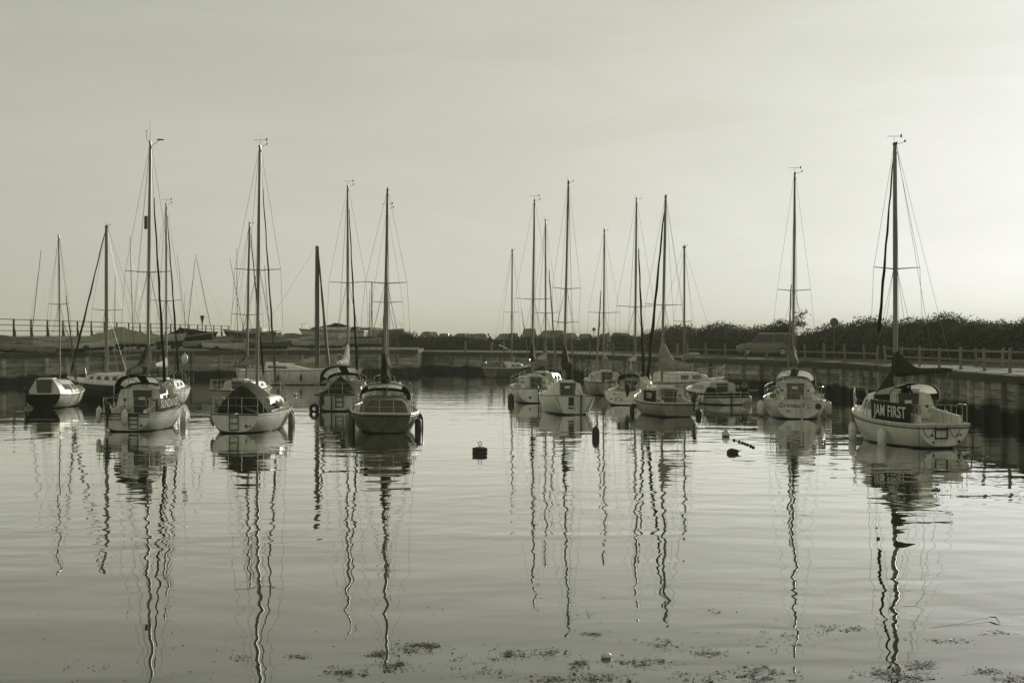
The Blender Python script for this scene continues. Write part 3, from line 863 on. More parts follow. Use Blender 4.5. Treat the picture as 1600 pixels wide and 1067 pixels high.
    def outboard(s, y, z=None, sc=1.0, m='black', tilt=0.0):
        z = s.zs(0) if z is None else z
        root = empty('outboard_motor', (s.tx(z) - .16, y, z)); root.parent = s.root; root.rotation_euler = (0, R(tilt), 0)
        mb = MB(); mb.loft([[Vector((math.cos(t) * .16 * k * sc - .05, math.sin(t) * .12 * k * sc, zz * sc)) for t in [2 * math.pi * i / 12 for i in range(12)]] for zz, k in ((.02, .7), (.06, 1), (.2, 1.05), (.3, .9), (.35, .45))], True, True, True)
        mb.build('cowling', M[m], root)
        q = MB(); q.tube([(-.02, 0, .05), (-.02, 0, -.75 * sc)], [.06, .04], 8); q.box((-.06, 0, -.72 * sc), (.3, .04, .06)); q.box((.1, 0, -.08), (.12, .2, .22)); q.build('shaft', M[m], root, False)
        return s
    def round_plate(s, y, z, r, m='black', name='vent_cap'):
        mb = MB(); mb.lathe([(r, 0), (r, .03), (r * .85, .045)], 16, Matrix.Translation((s.tx(z) - .004, y, z)) @ Matrix.Rotation(R(-90), 4, 'Y'))
        mb.build(name, M[m], s.root)
        return s
    def tent(s, x0, x1, zr0, zr1, ww=1.0, m='canvas', name='cockpit_cover', sag=.1, edge=.02, rmid=None, w1=None, lap=.0, pw=None, peak=None):
        """boom tent / cover: ridge from (x0, zr0) to (x1, zr1), edges on the deck side"""
        n = 14; rings = []
        for i in range(n + 1):
            u = i / n; x = x0 + (x1 - x0) * u
            b = min(ww if w1 is None else ww + (w1 - ww) * u, s.hbx(x) + lap); z = s.zd(x) + edge
            zr = zr0 + (zr1 - zr0) * u
            if rmid is not None: zr = zr0 * (1 - u) * (1 - 2 * u) + rmid * 4 * u * (1 - u) + zr1 * u * (2 * u - 1)
            if peak is not None:
                zr = (zr0 + (peak[1] - zr0) * (u / peak[0]) ** 1.15) if u < peak[0] else (zr1 + (peak[1] - zr1) * ((1 - u) / (1 - peak[0])) ** 1.15)
            zr = max(zr, z + .02)
            row = []
            for k in range(-6, 7):
                f = abs(k) / 6
                row.append(Vector((x, b * k / 6, zr - (zr - z) * (f ** (pw or 1 + sag)) - sag * .5 * (zr - z) * math.sin(math.pi * f) * (0.6 + .4 * math.sin(i * 1.9 + k)))))
            rings.append(row)
        if name == 'boat_cover':       # folds, lashings and pockets in the tarpaulin
            rr = random.Random(int(abs(s.loc.x * 31 + s.loc.y * 7)))
            for i in range(1, n):
                fold = rr.uniform(-.05, .05)
                for k in range(1, 12): rings[i][k].z += fold * (1 - abs(k - 6) / 7) + rr.uniform(-.025, .025); rings[i][k].x += rr.uniform(-.03, .03)
        mb = MB(); mb.loft(rings, False, True, True)
        o = mb.build(name, M[m], s.root, True, 38)
        return o
    def fender(s, sg, t, drop, L=.5, r=.1, m='fender', label='', lean=0.0):
        x = s.L * t
        p = s.side_z(t, s.zs(t) - drop - L / 2, sg)
        top = s.side_z(t, s.zs(t), sg)
        y = max(abs(p.y), abs(top.y) - .02) + r + .02
        c = s.W((x if abs(p.x - x) < .05 else p.x, sg * y, s.zs(t) - drop - L))
        o = empty('fender', c); tag(o, label, 'fender', 'fenders hung over boat sides')
        mb = MB(); mb.lathe([(.02, -.03), (.03, 0), (r * .75, .04), (r, .1), (r * 1.02, L * .5), (r, L - .1), (r * .75, L - .04), (.03, L), (.02, L + .04)], 12)
        mb.build('body', M[m], o)
        q = MB(); tp = s.W((x, sg * (s.hb(t) - .05), s.zs(t) + .05)) - c
        q.tube([(0, 0, L + .02), Vector((0, 0, L + .02)).lerp(tp, .5), tp], .009, 4); q.build('lanyard', M['rope_dk'], o)
        q = MB(); q.lathe([(.03, -.045), (.035, -.02), (.025, .01)], 8); q.build('end_cap', M['black'], o)
        return o
    def keel_and_props(s, depth, m='hull_mid'):
        mb = MB(); x0, x1 = s.L * .34, s.L * .58
        mb.plate([(x0, -.09, -depth), (x1 - .1, -.09, -depth), (x1 + .15, -.09, -.25), (x0 + .05, -.09, -.25)], (0, .18, 0)); mb.build('keel', M[m], s.root, False)
        return s

def sail_bundle(bt, c, dims, seed, m='sail', name='stowed_sail'):
    rr = random.Random(seed); rings = []
    n, k = 9, 12; ph = [rr.uniform(0, 6.28) for _ in range(6)]
    for i in range(n + 1):
        u = i / n; r = math.sin(math.pi * min(.97, max(.03, u))) ** .55; ring = []
        for j in range(k):
            a = 2 * math.pi * j / k
            q = 1 + .2 * math.sin(3 * a + ph[0] + 5 * u) + .16 * math.sin(5 * a + ph[1] - 9 * u) + .12 * math.sin(2 * a + ph[2] + 14 * u)
            ring.append(Vector((c[0] + (u - .5) * dims[0], c[1] + math.cos(a) * r * q * dims[1] / 2, c[2] + (math.sin(a) * .5 + .5) * r * q * dims[2])))
        rings.append(ring)
    mb = MB(); mb.loft(rings, True, True, True); return mb.build(name, M[m], bt.root, True, 60)

def fender_at(bt, p, L, r, m, label, up=(0, 0, .35)):
    c = bt.W(p); o = empty('fender', c); tag(o, label, 'fender', 'fenders hung over boat sides')
    mb = MB(); mb.lathe([(.02, -.03), (.03, 0), (r * .75, .04), (r, .1), (r * 1.02, L * .5), (r, L - .1), (r * .75, L - .04), (.03, L), (.02, L + .04)], 12); mb.build('body', M[m], o)
    q = MB(); q.tube([(0, 0, L + .02), Vector((0, 0, L + .02)) + Vector(up)], .009, 4); q.build('lanyard', M['rope_dk'], o)
    q = MB(); q.lathe([(.03, -.045), (.035, -.02), (.025, .01)], 8); q.build('end_cap', M['black'], o)
    return o
def stern_gear(bt, seed, n=6):
    """winches, cleats, instrument bezels on the cockpit bulkhead, coiled warps on deck"""
    r = random.Random(seed)
    for sg in (1, -1):
        q = MB(); x = bt.L * .22; w = min(.78, bt.hbx(x) - .14)
        q.lathe([(.06, 0), (.045, .05), (.05, .1), (.06, .13), (.03, .14)], 10, Matrix.Translation((x, sg * w, bt.zd(x) + .22))); q.build('winch', M['steel'], bt.root)
        q = MB(); x = .22
        q.box((x, sg * (bt.hbx(x) - .16), bt.zd(x) + .05), (.2, .03, .025)); q.box((x, sg * (bt.hbx(x) - .16), bt.zd(x) + .025), (.06, .03, .05)); q.build('cleat', M['steel'], bt.root, False)
    z = bt.zd(bt.cx0)
    for k, (y, zz, rr) in enumerate(((.55, .5, .05), (-.55, .5, .05), (-.66, .32, .045), (.62, .2, .05))):
        if k < n - 2:
            q = MB(); q.lathe([(rr, 0), (rr, .02), (rr * .8, .03)], 10, Matrix.Translation((bt.cx0 - .005, y * min(1, bt.cw / .8), z + zz * bt.ch)) @ Matrix.Rotation(R(-90), 4, 'Y')); q.build('instrument_dial', M['black'], bt.cab)
    q = MB(); c = Vector((.35, (-1) ** seed * (bt.hbx(.35) - .22), bt.zd(.35) + .55)); pts = []
    for i in range(60):
        t = i * .42; pts.append(c + Vector((.05 * math.sin(i * .9), .09 * math.cos(t) + .03 * math.sin(i * .7), .14 * math.sin(t) - .12)))
    q.tube(pts, .011, 4); q.build('coiled_warp', M['rope'], bt.root)

# 1 --- small cabin boat at the far left
b = Boat('small white cabin sailing boat with shade-darkened transom, farthest left in the basin', 'sailing boat', 66, 638, 2, 5.4, 2.1, 1.75, (.72, .68, .95), lean=-.4, hull='gel', srake=.12, zb0=-.04, e1=1.0, e2=1.0)
b.build_hull('strake_lt', .02, .035, cock=None)
mb = MB(); pts = [b.pt(0, math.pi * k / 18) + Vector((-.008, 0, 0)) for k in range(19)]
mb.plate([Vector((p.x, p.y * .985, p.z - .03)) for p in pts], (-.006, 0, 0)); mb.build('transom_shade', M['canvas_dk'], b.root, False)  # dark plate that puts the shade on the transom in as colour
b.cabin(.35, 3.9, .9, .7, 'cabin_old', hp=(1, 1, 1, .98, .95, .88, .6, .06), wins=((.2, .5), (.56, .78)), board=(.72, .02, .69), hatch=True, vent=False, tumble=.64)
b.mast(2.7, ytop=370, zbase=1.4, r=.04, spr=((.52, .5),), m='alloy', gear='plain', furl=.05, furlm='canvas_md', furl_z=(.05, .62), back=True)
b.pulpit(.45); b.outboard(.72, .75, .85)
# 2 --- dark hulled cruiser behind it
b = Boat('dark-hulled sailing cruiser with pale cabin and oval windows, behind the leftmost boats', 'sailing boat', 251, 628.7, -50, 8.2, 2.7, 1.9, (.95, .92, 1.25), hull='hull_dark')
b.build_hull('strake_lt', .02, .03)
b.cabin(2.0, 6.0, .95, .62, 'cabin', wins=((.14, .24), (.32, .42), (.5, .6), (.68, .76)), win_v=(.38, .72), board=None)
b.mast(4.7, ytop=355, zbase=1.6, r=.085, spr=((.42, 1.0),), gear='light', furl=.06, furlm='canvas_dk', furl_z=(.04, .97), bowx=8.0)
b.boom(2.35, 3.2, 4, 2, cover=None); b.pulpit(.55); b.pushpit(1.0); b.guard((2.6, 4.2, 5.8))
# 3 --- boat with the long name cloth on its starboard side
b = Boat('white sailing boat with dark spray hood and lettered starboard weather cloth, left foreground', 'sailing boat', 196, 675, -1, 7.3, 2.55, 1.72, (.68, .7, 1.05), lean=.7, hull='gel', zb0=.03, srake=.1)
b.build_hull('strake', .02, .028, cock=(.3, 2.3, .58, .42), strake2=('strake', .11, .018))
b.coaming(.3, 2.3, .6, .26); b.cabin(2.3, 5.5, .86, .84, 'cabin', wins=((.16, .36), (.44, .62)), board=(.66, -.28, .78, -.12))
b.hood(1.9, 3.5, .86, 1.3, .72, 'canvas_dk')
b.mast(3.7, ytop=224, zbase=1.52, r=.06, spr=((.47, .88),), gear='fancy', furl=.055, furlm='canvas_dk', furl_z=(.03, .8))
q = MB(); q.tube([(3.82, .16, 7.6), (3.82, .16, 8.1)], .07, 8); q.build('radar_reflector', M['alloy_dk'], b.mst)
b.boom(2.05, 2.9, 2, 1, cover='canvas', hm=1.15, hgt=.34, w=.2); b.pulpit(); b.pushpit(1.0, .58); b.guard((2.0, 3.4, 4.9))
b.cloth(.55, 3.6, -1, .1, .56, 'SUNDANCE', .42, 'canvas_md', 0.05, .95)
b.transom_text('SUNDANCE', .13, .42, .45); b.ladder(-.28, .32, .1, .66, 4, loop=.25)
sail_bundle(b, (5.3, -.35, 1.05), (1.3, .7, .5), 31); sail_bundle(b, (4.5, -.75, .95), (.9, .45, .55), 32); sail_bundle(b, (6.2, .0, 1.1), (.8, .5, .45), 33, 'canvas_lt')
b.round_plate(-.56, .24, .045); b.outboard(.62, .8, .8); stern_gear(b, 1)
q = MB(); q.lathe([(.02, 0), (.13, .03), (.17, .12), (.15, .25), (.06, .36), (.03, .4)], 12, Matrix.Translation((.35, .72, .66))); q.build('stern_cushion', M['fender'], b.root)
for k, (t, dr, nm) in enumerate(((.52, .28, 'nearest'), (.6, .25, 'middle'), (.68, .26, 'farthest'))):
    b.fender(-1, t, dr, .6, .12, 'fender', f'{nm} white fender on the starboard side of the boat with the lettered cloth, left foreground')
fender_at(b, (-.14, .0, .3), .5, .12, 'fender', 'white fender hanging over the transom left of the boarding ladder, left foreground')
fender_at(b, (.7, 1.12, .32), .55, .11, 'fender', 'white fender on the port quarter of the boat with the lettered cloth')
q = empty('lifebuoy_float', b.W((4.6, -1.25, 2.6))); tag(q, 'small pale float hung in the shrouds above the lettered boat', 'float')
mb = MB(); mb.lathe([(.02, -.22), (.09, -.16), (.13, 0), (.11, .12), (.03, .2), (.015, .24)], 10); mb.build('float_body', M['fender'], q)
mb = MB(); mb.tube([(0, 0, .2), (0, 0, 2.6)], .006, 4); mb.tube([(0, 0, -.2), (0, .0, -1.65)], .006, 4); mb.build('lanyard', M['rope'], q)
# 4 --- boat under the dark tent covers
b = Boat('white sailing boat with dark tent covers over its cockpit and coach roof', 'sailing boat', 366, 677, 4, 7.0, 2.45, 1.68, (.7, .7, 1.02), lean=.75, hull='gel', zb0=.04, srake=.08)
b.build_hull('strake', .03, .022, cock=None)
b.cabin(2.2, 5.4, .86, .58, 'cabin', wins=((.3, .48), (.55, .7)), board=None)
b.tent(1.1, 3.3, 1.66, 1.6, .93, 'canvas', 'coach_roof_cover', .0, .1, rmid=1.78, pw=1.55)
b.tent(.12, 1.2, 1.0, 1.3, .78, 'canvas_dk', 'cockpit_cover', .14, .05)
sail_bundle(b, (2.2, .98, .8), (.9, .3, .35), 43, 'canvas_lt'); sail_bundle(b, (3.6, -.98, .82), (1.2, .25, .2), 44)
b.mast(3.45, ytop=230, zbase=1.3, r=.062, spr=((.5, .88),), gear='vane', furl=.04, furlm='alloy_dk', furl_z=(.08, .85))
b.pulpit(.6); b.pushpit(1.25, .6); b.guard((2.2, 3.5, 4.9), .52); b.ladder(.02, .32, .1, .66, 3, loop=.1)
b.round_plate(-.42, .26, .05); b.round_plate(-.56, .27, .035)
for t, nm in ((.5, 'nearer'), (.58, 'farther')): b.fender(-1, t, .12, .72, .1, 'fender_gr', f'{nm} long grey fender on the starboard side of the tent-covered boat')
fender_at(b, (.8, .98, .25), .4, .1, 'fender_gr', 'grey fender on the port quarter of the tent-covered boat')
q = MB(); pts = [Vector((3.0 + .1 * math.sin(i), -.95 + .12 * math.cos(i * 1.9), .95 + .09 * math.sin(i * 2.3))) for i in range(40)]; q.tube(pts, .014, 4); q.build('bundled_line', M['sail'], b.root)
# 5 --- long white yacht, broadside behind
b = Boat('long white yacht with low dark-windowed coach roof, broadside beyond the tent-covered boat', 'sailing boat', 372, 601, 88, 8.9, 2.9, 2.2, (1.08, 1.05, 1.25), hull='gel', zb0=.03)
b.build_hull('strake', .04, .02, cock=(.4, 2.0, .7, .3))
b.cabin(2.0, 5.2, .95, .55, 'cabin', hp=(1, .97, .9, .8, .66, .5, .3, .05), wins=((.06, .48),), win_v=(.35, .62), board=None)
b.mast(5.6, ytop=386, zbase=1.3, r=.12, spr=((.58, 1.05),), m='alloy_dk', gear='plain', furl=.12, furlm='alloy_dk', furl_z=(.03, .97), bowx=6.4)
b.pushpit(); b.pulpit()
for i, x in enumerate((3.0, 4.6)): fender_at(b, (x, -1.52, .3), .45, .08, 'fender_dk', ('left-hand' if i == 0 else 'right-hand') + ' small dark fender on the side of the long white yacht', up=(0, .15, .4))
# 5b -- canopied motor cruiser beyond it
b = Boat('pale motor cruiser with zipped canvas canopy, behind the long white yacht', 'motor boat', 540, 597, -84, 7.6, 2.6, 2.3, (1.05, 1.0, 1.2), hull='gel_old', name='motor_cruiser')
b.build_hull('strake', .04, .03)
b.cabin(2.8, 6.2, .95, .45, 'cabin_old', wins=((.2, .6),))
b.hood(.5, 3.6, 1.12, 1.1, 1.0, 'canvas_lt', True, .35, .5, vfrom=.5, vto=.85)
# 6 --- white boat with big dark hood
b = Boat('white sailing boat with tall dark two-window hood, beside the dull round-sterned boat', 'sailing boat', 524, 643, 3, 7.0, 2.5, 1.95, (.8, .76, 1.05), lean=0, hull='gel_old', zb0=.03, srake=.1)
b.build_hull('strake', .04, .03)
b.cabin(2.2, 5.4, .9, .62, 'cabin_old', wins=((.2, .4), (.48, .66)), vent=False, board=(.6, .02, .58))
b.hood(1.35, 3.3, .98, 1.12, .95, 'canvas_dk', True, .3, .5, vfrom=.35, vto=.82)
b.tent(.15, 1.45, 1.1, 1.62, .86, 'canvas', 'cockpit_cover', .05, .03)
b.mast(3.7, ytop=292, zbase=1.4, r=.06, spr=((.5, .9),), gear='vane', furl=.05, furlm='canvas_dk', furl_z=(.05, .9))
b.boom(2.1, 2.6, 3, 2, cover='sail', hm=1.05, hgt=.22); b.pulpit(); b.pushpit(1.2, .55); b.guard((2.2, 3.6, 4.9))
b.ladder(-.18, .34, .2, .74, 3, r=.02); b.rudder(.18, .05, -.05, 'strake', .05, 0); b.outboard(.62, .55, .8, tilt=25)
q = empty('tyre_fender', b.W((-.02, .98, .14)), (R(90), 0, 0)); tag(q, 'dark ring fender low on the port quarter of the two-window hood boat', 'fender', 'fenders hung over boat sides')
mb = MB(); mb.tube([(math.cos(a) * .16, math.sin(a) * .16, 0) for a in [2 * math.pi * i / 16 for i in range(17)]], .075, 8); mb.build('ring', M['rubber'], q)
mb = MB(); mb.tube([(0, .16, 0), (.1, .4, -.1), (.16, .62, -.25)], .012, 4); mb.build('lanyard', M['rope_dk'], q)
# 7 --- dull round-sterned boat
b = Boat('dull-hulled round-sterned sailing boat with dark hood and canvas cockpit enclosure', 'sailing boat', 603, 678, -6, 6.9, 2.45, 1.7, (.72, .72, 1.0), lean=.95, hull='hull_mid', zb0=-.1, srake=.35, e1=1.05, e2=.95)
b.build_hull('strake_lt', .0, .045, strake2=('strake', .08, .02))
b.cabin(2.0, 5.2, .85, .5, 'cabin_old', wins=((.2, .4), (.48, .66)))
b.hood(1.75, 3.2, .93, 1.12, .62, 'canvas_dk', False, .3, .5, wspan=.42, vfrom=.3, vto=.72)
b.tent(.1, 1.85, 1.22, 1.3, .8, 'canvas_md', 'cockpit_enclosure', .02, .04, w1=.95, pw=7)
b.mast(3.35, ytop=298, zbase=1.2, r=.055, spr=((.55, .78),), gear='plain', furl=.05, furlm='canvas_dk', furl_z=(.05, .55))
b.boom(1.75, 2.5, -2, 3, cover='canvas_dk', hm=1.15, hgt=.3, w=.17); b.pulpit(); b.pushpit(1.1, .5); b.guard((2.0, 3.3, 4.6))
sail_bundle(b, (3.9, -.45, 1.2), (.9, .55, .55), 34); sail_bundle(b, (4.0, .55, 1.15), (1.0, .5, .45), 35); sail_bundle(b, (5.2, .1, .9), (1.2, .7, .5), 36, 'canvas_lt')
for sg, nm in ((1, 'port'), (-1, 'starboard')):
    for t, w_, dr in ((.16, 'nearer', .18), (.3, 'farther', .08)):
        b.fender(sg, t, dr, .72, .12, 'fender_dk' if not (sg > 0 and t > .2) else 'fender_gr', f'{w_} long fender on the {nm} side of the dull round-sterned boat')
# mast-only neighbours hidden behind the front row
b = Boat('sailing boat mostly hidden behind the round-sterned boat, only its mast and rig showing clear', 'sailing boat', 612, 640, -8, 6.5, 2.3, 1.7, (.75, .72, .98), hull='gel_old')
b.build_hull('strake', .03, .025, cock=None); b.cabin(2.0, 5, .8, .5, 'cabin_old', wins=((.2, .4), (.5, .7)), vent=False, board=(.6, .02, .45))
b.mast(3.4, ytop=327, zbase=1.2, r=.05, spr=((.46, .75),), gear='vane', furl=.045); b.boom(1.9, 2.4, 0, 2, 'canvas_lt', .6); b.pulpit(); b.pushpit(); b.guard((2, 3.4, 4.7))
b = Boat('sailing boat hidden behind the lettered-cloth boat, showing only rig above it', 'sailing boat', 236, 634, 0, 6.8, 2.4, 1.7, (.78, .74, 1.0), hull='gel_old')
b.build_hull('strake', .03, .025); b.cabin(2.0, 5, .8, .55, 'cabin_old', wins=((.2, .4), (.5, .7)), vent=False, board=(.6, .02, .5))
b.mast(3.5, ytop=320, zbase=1.2, r=.05, spr=((.45, .8),), gear='vane', furl=.05, furlm='canvas_dk'); b.boom(1.9, 2.5, 0, 2, 'sail', .5); b.pulpit(); b.pushpit(); b.guard((2, 3.4, 4.7))
b = Boat('sailing boat behind the tent-covered boat, its slim mast standing just left of the tall one', 'sailing boat', 352, 634, 8, 6.6, 2.35, 1.7, (.78, .74, 1.0), lean=1.2, hull='gel_grey')
b.build_hull('strake', .03, .025); b.cabin(2.0, 5, .8, .5, 'cabin_old', wins=((.2, .4), (.5, .7)), vent=False, board=(.6, .02, .45))
b.mast(3.4, ytop=352, zbase=1.2, r=.06, spr=((.42, .85),), gear='light', furl=.05, furlm='canvas_dk'); b.boom(1.9, 2.5, -3, 2, 'canvas_dk', .8); b.pulpit(); b.pushpit(); b.guard((2, 3.4, 4.7))
# 9 --- little sloop out in the middle
b = Boat('small far-off sloop with dull hull, alone in the middle distance', 'sailing boat', 765, 590, 36, 5.8, 2.0, 1.5, (.82, .76, .98), lean=.4, hull='hull_mid', zb0=-.02, rake=1.0)
b.build_hull('strake_lt', .0, .04, cock=(.3, 1.7, .5, .35))
b.cabin(1.7, 4.3, .68, .5, 'cabin', wins=((.2, .4), (.5, .66)), vent=False, board=(.55, .02, .45)); b.tent(.9, 2.0, 1.25, 1.4, .55, 'canvas_md', 'cockpit_cover', .1, .1)
b.mast(3.1, ytop=392, zbase=1.2, r=.055, spr=((.45, .8),), gear='light', furl=0.045, furlm='canvas_md', furl_z=(.1, .5)); b.boom(2.2, 1.9, -2, 16, cover=None, boomm='strake_lt'); b.pulpit(.5); b.pushpit(.7, .5)
# 10 -- white boat left of the centre group
b = Boat('white sailing boat with brown washboard and big dark fender, left in the middle group', 'sailing boat', 838, 630, -3, 6.8, 2.5, 1.95, (.78, .75, 1.0), lean=.75, hull='gel', zb0=.03, srake=-.1, depth=.42)
b.build_hull('strake', .03, .018, cock=(.3, 2.2, .55, .4)); b.coaming(.3, 2.2, .6, .22); b.cabin(2.2, 5.3, .88, .62, 'cabin', wins=((.18, .36), (.46, .64)), vent=False, board=(.62, -.2, .58, -.1), boardm='wood')
b.mast(3.6, ytop=314, zbase=1.45, r=.055, spr=((.43, 1.0),), gear='vane', furl=0, fore=True); b.boom(2.15, 2.6, 2, 2, 'canvas_dk', .95, .3, .15); b.pulpit(); b.pushpit(1.1, .55); b.guard((2.1, 3.5, 4.9))
b.ladder(-.35, .3, .15, .5, 2); b.round_plate(.32, .3, .06); b.rudder(-.1, .04, .0, 'strake', .06, .9); stern_gear(b, 2)
sail_bundle(b, (4.7, -.4, 1.0), (1.0, .6, .4), 45, 'canvas_lt')
b.fender(1, .12, .3, .75, .16, 'fender_dk', 'large dark fender on the port quarter of the leftmost boat in the middle group')
q = MB(); q.tube([Vector((.2, .95, .9)) + Vector((.1 * math.sin(i * 1.3), .14 * math.cos(i * 1.9), .07 * math.sin(i * 2.3))) for i in range(40)], .018, 4); q.build('coiled_warp', M['sail'], b.root)
b = Boat('sailing boat half hidden at the left of the middle group, slim mast with raked forestay', 'sailing boat', 832, 619, 14, 6.5, 2.3, 1.7, (.8, .75, 1.0), hull='gel_old')
b.build_hull('strake', .03, .025); b.cabin(2.0, 5, .8, .6, 'cabin_old', wins=((.2, .4), (.5, .7)), vent=False, board=(.6, .02, .55))
b.mast(3.4, ytop=347, zbase=1.2, r=.045, spr=((.4, .8),), gear='light', furl=.06, furlm='canvas_lt', furl_z=(.03, .7)); b.boom(2.0, 2.4, 0, 2, 'canvas_md', .9, .3); b.pulpit(); b.pushpit(); b.guard((2, 3.4, 4.7))
# 11 -- open white day sailer
b = Boat('plain white day sailer with tiny cuddy and dark hatch, nearest of the middle group', 'sailing boat', 897, 648, -7, 6.2, 2.3, 1.78, (.86, .78, .92), lean=1.3, hull='gel', zb0=-.0, srake=.05, e1=.7)
b.build_hull('strake', .02, .014, cock=(.15, 2.0, .72, .45))
b.cabin(2.0, 4.7, .72, .62, 'cabin', hp=(1, 1, .98, .92, .84, .7, .45, .05), wins=((.3, .48),), board=(.68, -.1, .6, .0), vent=True, tumble=.82)
b.mast(3.1, ytop=287, zbase=1.35, r=.052, spr=((.47, .66), (.3, .6)), gear='light', furl=0, fore=True); b.boom(1.95, 2.6, 1, 3, 'canvas', 1.15, .3, .17)
for y0, y1 in ((.86, .55), (-.86, -.5)):
    q = MB(); q.tube([(b.tx(.84) - .02, y0, .84), (b.tx(.1) - .02, y1, .14)], .012, 4); q.build('stern_line', M['strake'], b.root)
q = MB(); q.tube([(b.tx(.84) - .02, -.28, .86), (b.tx(0) - .03, -.3, .05)], .02, 4); q.build('stern_line', M['strake'], b.root)
q = MB(); q.box((b.tx(.5) - .012, .14, .52), (.03, .24, .5)); q.build('outboard_slot', M['black'], b.root, False)
q = MB(); q.box((b.tx(.4) - .018, .14, .36), (.03, .26, .05)); q.build('slot_step', M['letter'], b.root, False)
q = MB(); q.tube([(1.95, .3, .8), (1.95, .42, 1.5)], .014, 5); q.tube([(1.3, .75, .8), (1.3, .75, 1.45)], .014, 5); q.build('hatch_support', M['steel'], b.root)
b.rudder(-.3, .04, .05, 'wood', .1, .9)
# dark can buoy beside it
def can_buoy(px, py, r, h, label, m, ring=False, z0=-.1):
    o = empty('mooring_buoy', place(px, py)); tag(o, label, 'buoy')
    mb = MB(); mb.lathe([(r * .6, z0), (r, z0 + .05), (r * 1.02, h * .45), (r * .85, h * .8), (r * .35, h)], 14); mb.build('float', M[m], o)
    mb = MB()
    mb.tube([(0, 0, h - .02), (0, 0, h + .05)], .02, 6)
    mb.tube([(.05 * math.cos(a), 0, h + .09 + .05 * math.sin(a)) for a in [2 * math.pi * i / 10 for i in range(11)]], .012, 5); mb.build('ring', M['rust'], o)
    return o
can_buoy(931, 683, .13, .38, 'dark upright buoy on the water beside the plain white day sailer', 'buoy_dk')
# 12 -- grey boat behind
b = Boat('grey-hulled sailing boat with pale furled headsail, behind the plain white day sailer', 'sailing boat', 956, 618, -5, 6.6, 2.4, 1.8, (.8, .78, 1.05), hull='gel_grey', lean=.3)
b.build_hull('strake', .03, .03, cock=(.3, 2.0, .6, .4)); b.coaming(.3, 2, .6, .2); b.cabin(2.0, 5, .82, .6, 'cabin_old', wins=((.2, .4), (.5, .7)), vent=False, board=(.6, -.1, .56))
b.mast(3.4, ytop=362, zbase=1.3, r=.05, spr=((.42, .95),), gear='light', furl=.07, furlm='canvas_lt', furl_z=(.02, .6)); b.boom(2.0, 2.4, 4, 2, 'canvas_lt', .5, .26); b.pulpit(); b.pushpit(1.2, .75); b.guard((2, 3.4, 4.7), .6)
# 13 -- white boat with reverse transom and dark hood
b = Boat('white sailing boat with open stern fittings and dark canvas hood, right of the day sailer', 'sailing boat', 975, 633, 13, 6.9, 2.5, 2.05, (.7, .7, .98), lean=.6, hull='gel', zb0=.04, srake=-.28, e2=1.3)
b.build_hull(None, cock=(.25, 2.2, .62, .4)); b.coaming(.25, 2.2, .66, .2); b.cabin(2.2, 5.2, .86, .55, 'cabin', wins=((.18, .36), (.46, .64)), vent=False, board=(.62, -.2, .5))
b.hood(1.6, 3.0, .62, 1.0, .55, 'canvas', False, .3, .6, vfrom=2, vto=3)
b.mast(3.5, ytop=314, zbase=1.3, r=.055, spr=((.4, 1.0),), gear='light', furl=.07, furlm='canvas_dk', furl_z=(.03, .75)); b.boom(2.1, 2.5, 0, 2, 'canvas_dk', .6, .26); b.pulpit(); b.pushpit(1.1, .58); b.guard((2.1, 3.5, 4.8))
b.outboard(-.18, .78, 1.05, 'black', -12); b.ladder(.28, .3, .2, .62, 3, 'strake_lt', .012)
for y, z, r_ in ((.62, .32, .045), (.38, .3, .03), (.1, .28, .035), (-.62, .34, .05), (.5, .56, .04)): b.round_plate(y, z, r_, 'black', 'transom_fitting')
sail_bundle(b, (2.6, -.8, .95), (1.4, .35, .5), 37); sail_bundle(b, (4.8, .3, 1.05), (1.1, .6, .45), 38, 'canvas_lt')
q = MB(); q.box((b.tx(.32) - .03, -.3, .26), (.05, 1.0, .03)); q.build('stern_step', M['deck'], b.root, False)
stern_gear(b, 3)
q = empty('ensign', b.W((.15, -.45, .8))); tag(q, 'small pale ensign hanging limp above the boat with the dark canvas hood', 'flag')
mb = MB(); mb.tube([(0, 0, 0), (-.15, 0, 1.5)], .012, 5); mb.build('staff', M['wood'], q)
rows = [[Vector((-.15 + .02 - v * .05, -u * .55 + .03 * math.sin(u * 9 + v * 2), 1.45 - u * u * .3 - v * .42 * (1 - .25 * u) + .03 * math.sin(u * 7))) for u in [i / 10 for i in range(11)]] for v in [j / 5 for j in range(6)]]
mb = MB(); mb.loft(rows, False); fl = mb.build('cloth', M['sail'], q); so = fl.modifiers.new('thickness', 'SOLIDIFY'); so.thickness = .006
# 14 -- dull boat with pale sail cover and lettered cloth
b = Boat('dull white sailing boat with pale sail cover and short lettered port cloth', 'sailing boat', 1060, 652, -7.5, 6.5, 2.35, 1.6, (.6, .6, .92), lean=1.2, hull='gel_grey', zb0=-.02, srake=.22, e1=.72)
b.build_hull('strake_lt', .0, .035, strake2=('strake', .07, .018), cock=(.3, 2.1, .55, .4)); b.coaming(.3, 2.1, .6, .24, 'cabin_old'); b.cabin(2.1, 5.0, .82, .62, 'cabin_old', wins=((.2, .4), (.5, .7)), vent=False, board=(.66, -.2, .56, -.05), boardm='wood')
b.mast(3.3, ytop=308, zbase=1.35, r=.06, spr=((.42, .85),), gear='plain', furl=.075, furlm='canvas_dk', furl_z=(.03, .93)); b.boom(1.95, 2.7, -14, 2, 'canvas_lt', 1.35, .42, .2); b.pulpit(); b.pushpit(1.0, .55); b.guard((2.0, 3.3, 4.6))
b.cloth(.55, 2.0, 1, .06, .56, 'STEP', .32, 'cloth', -.05, .85); b.outboard(-.62, .85, .75); stern_gear(b, 4)
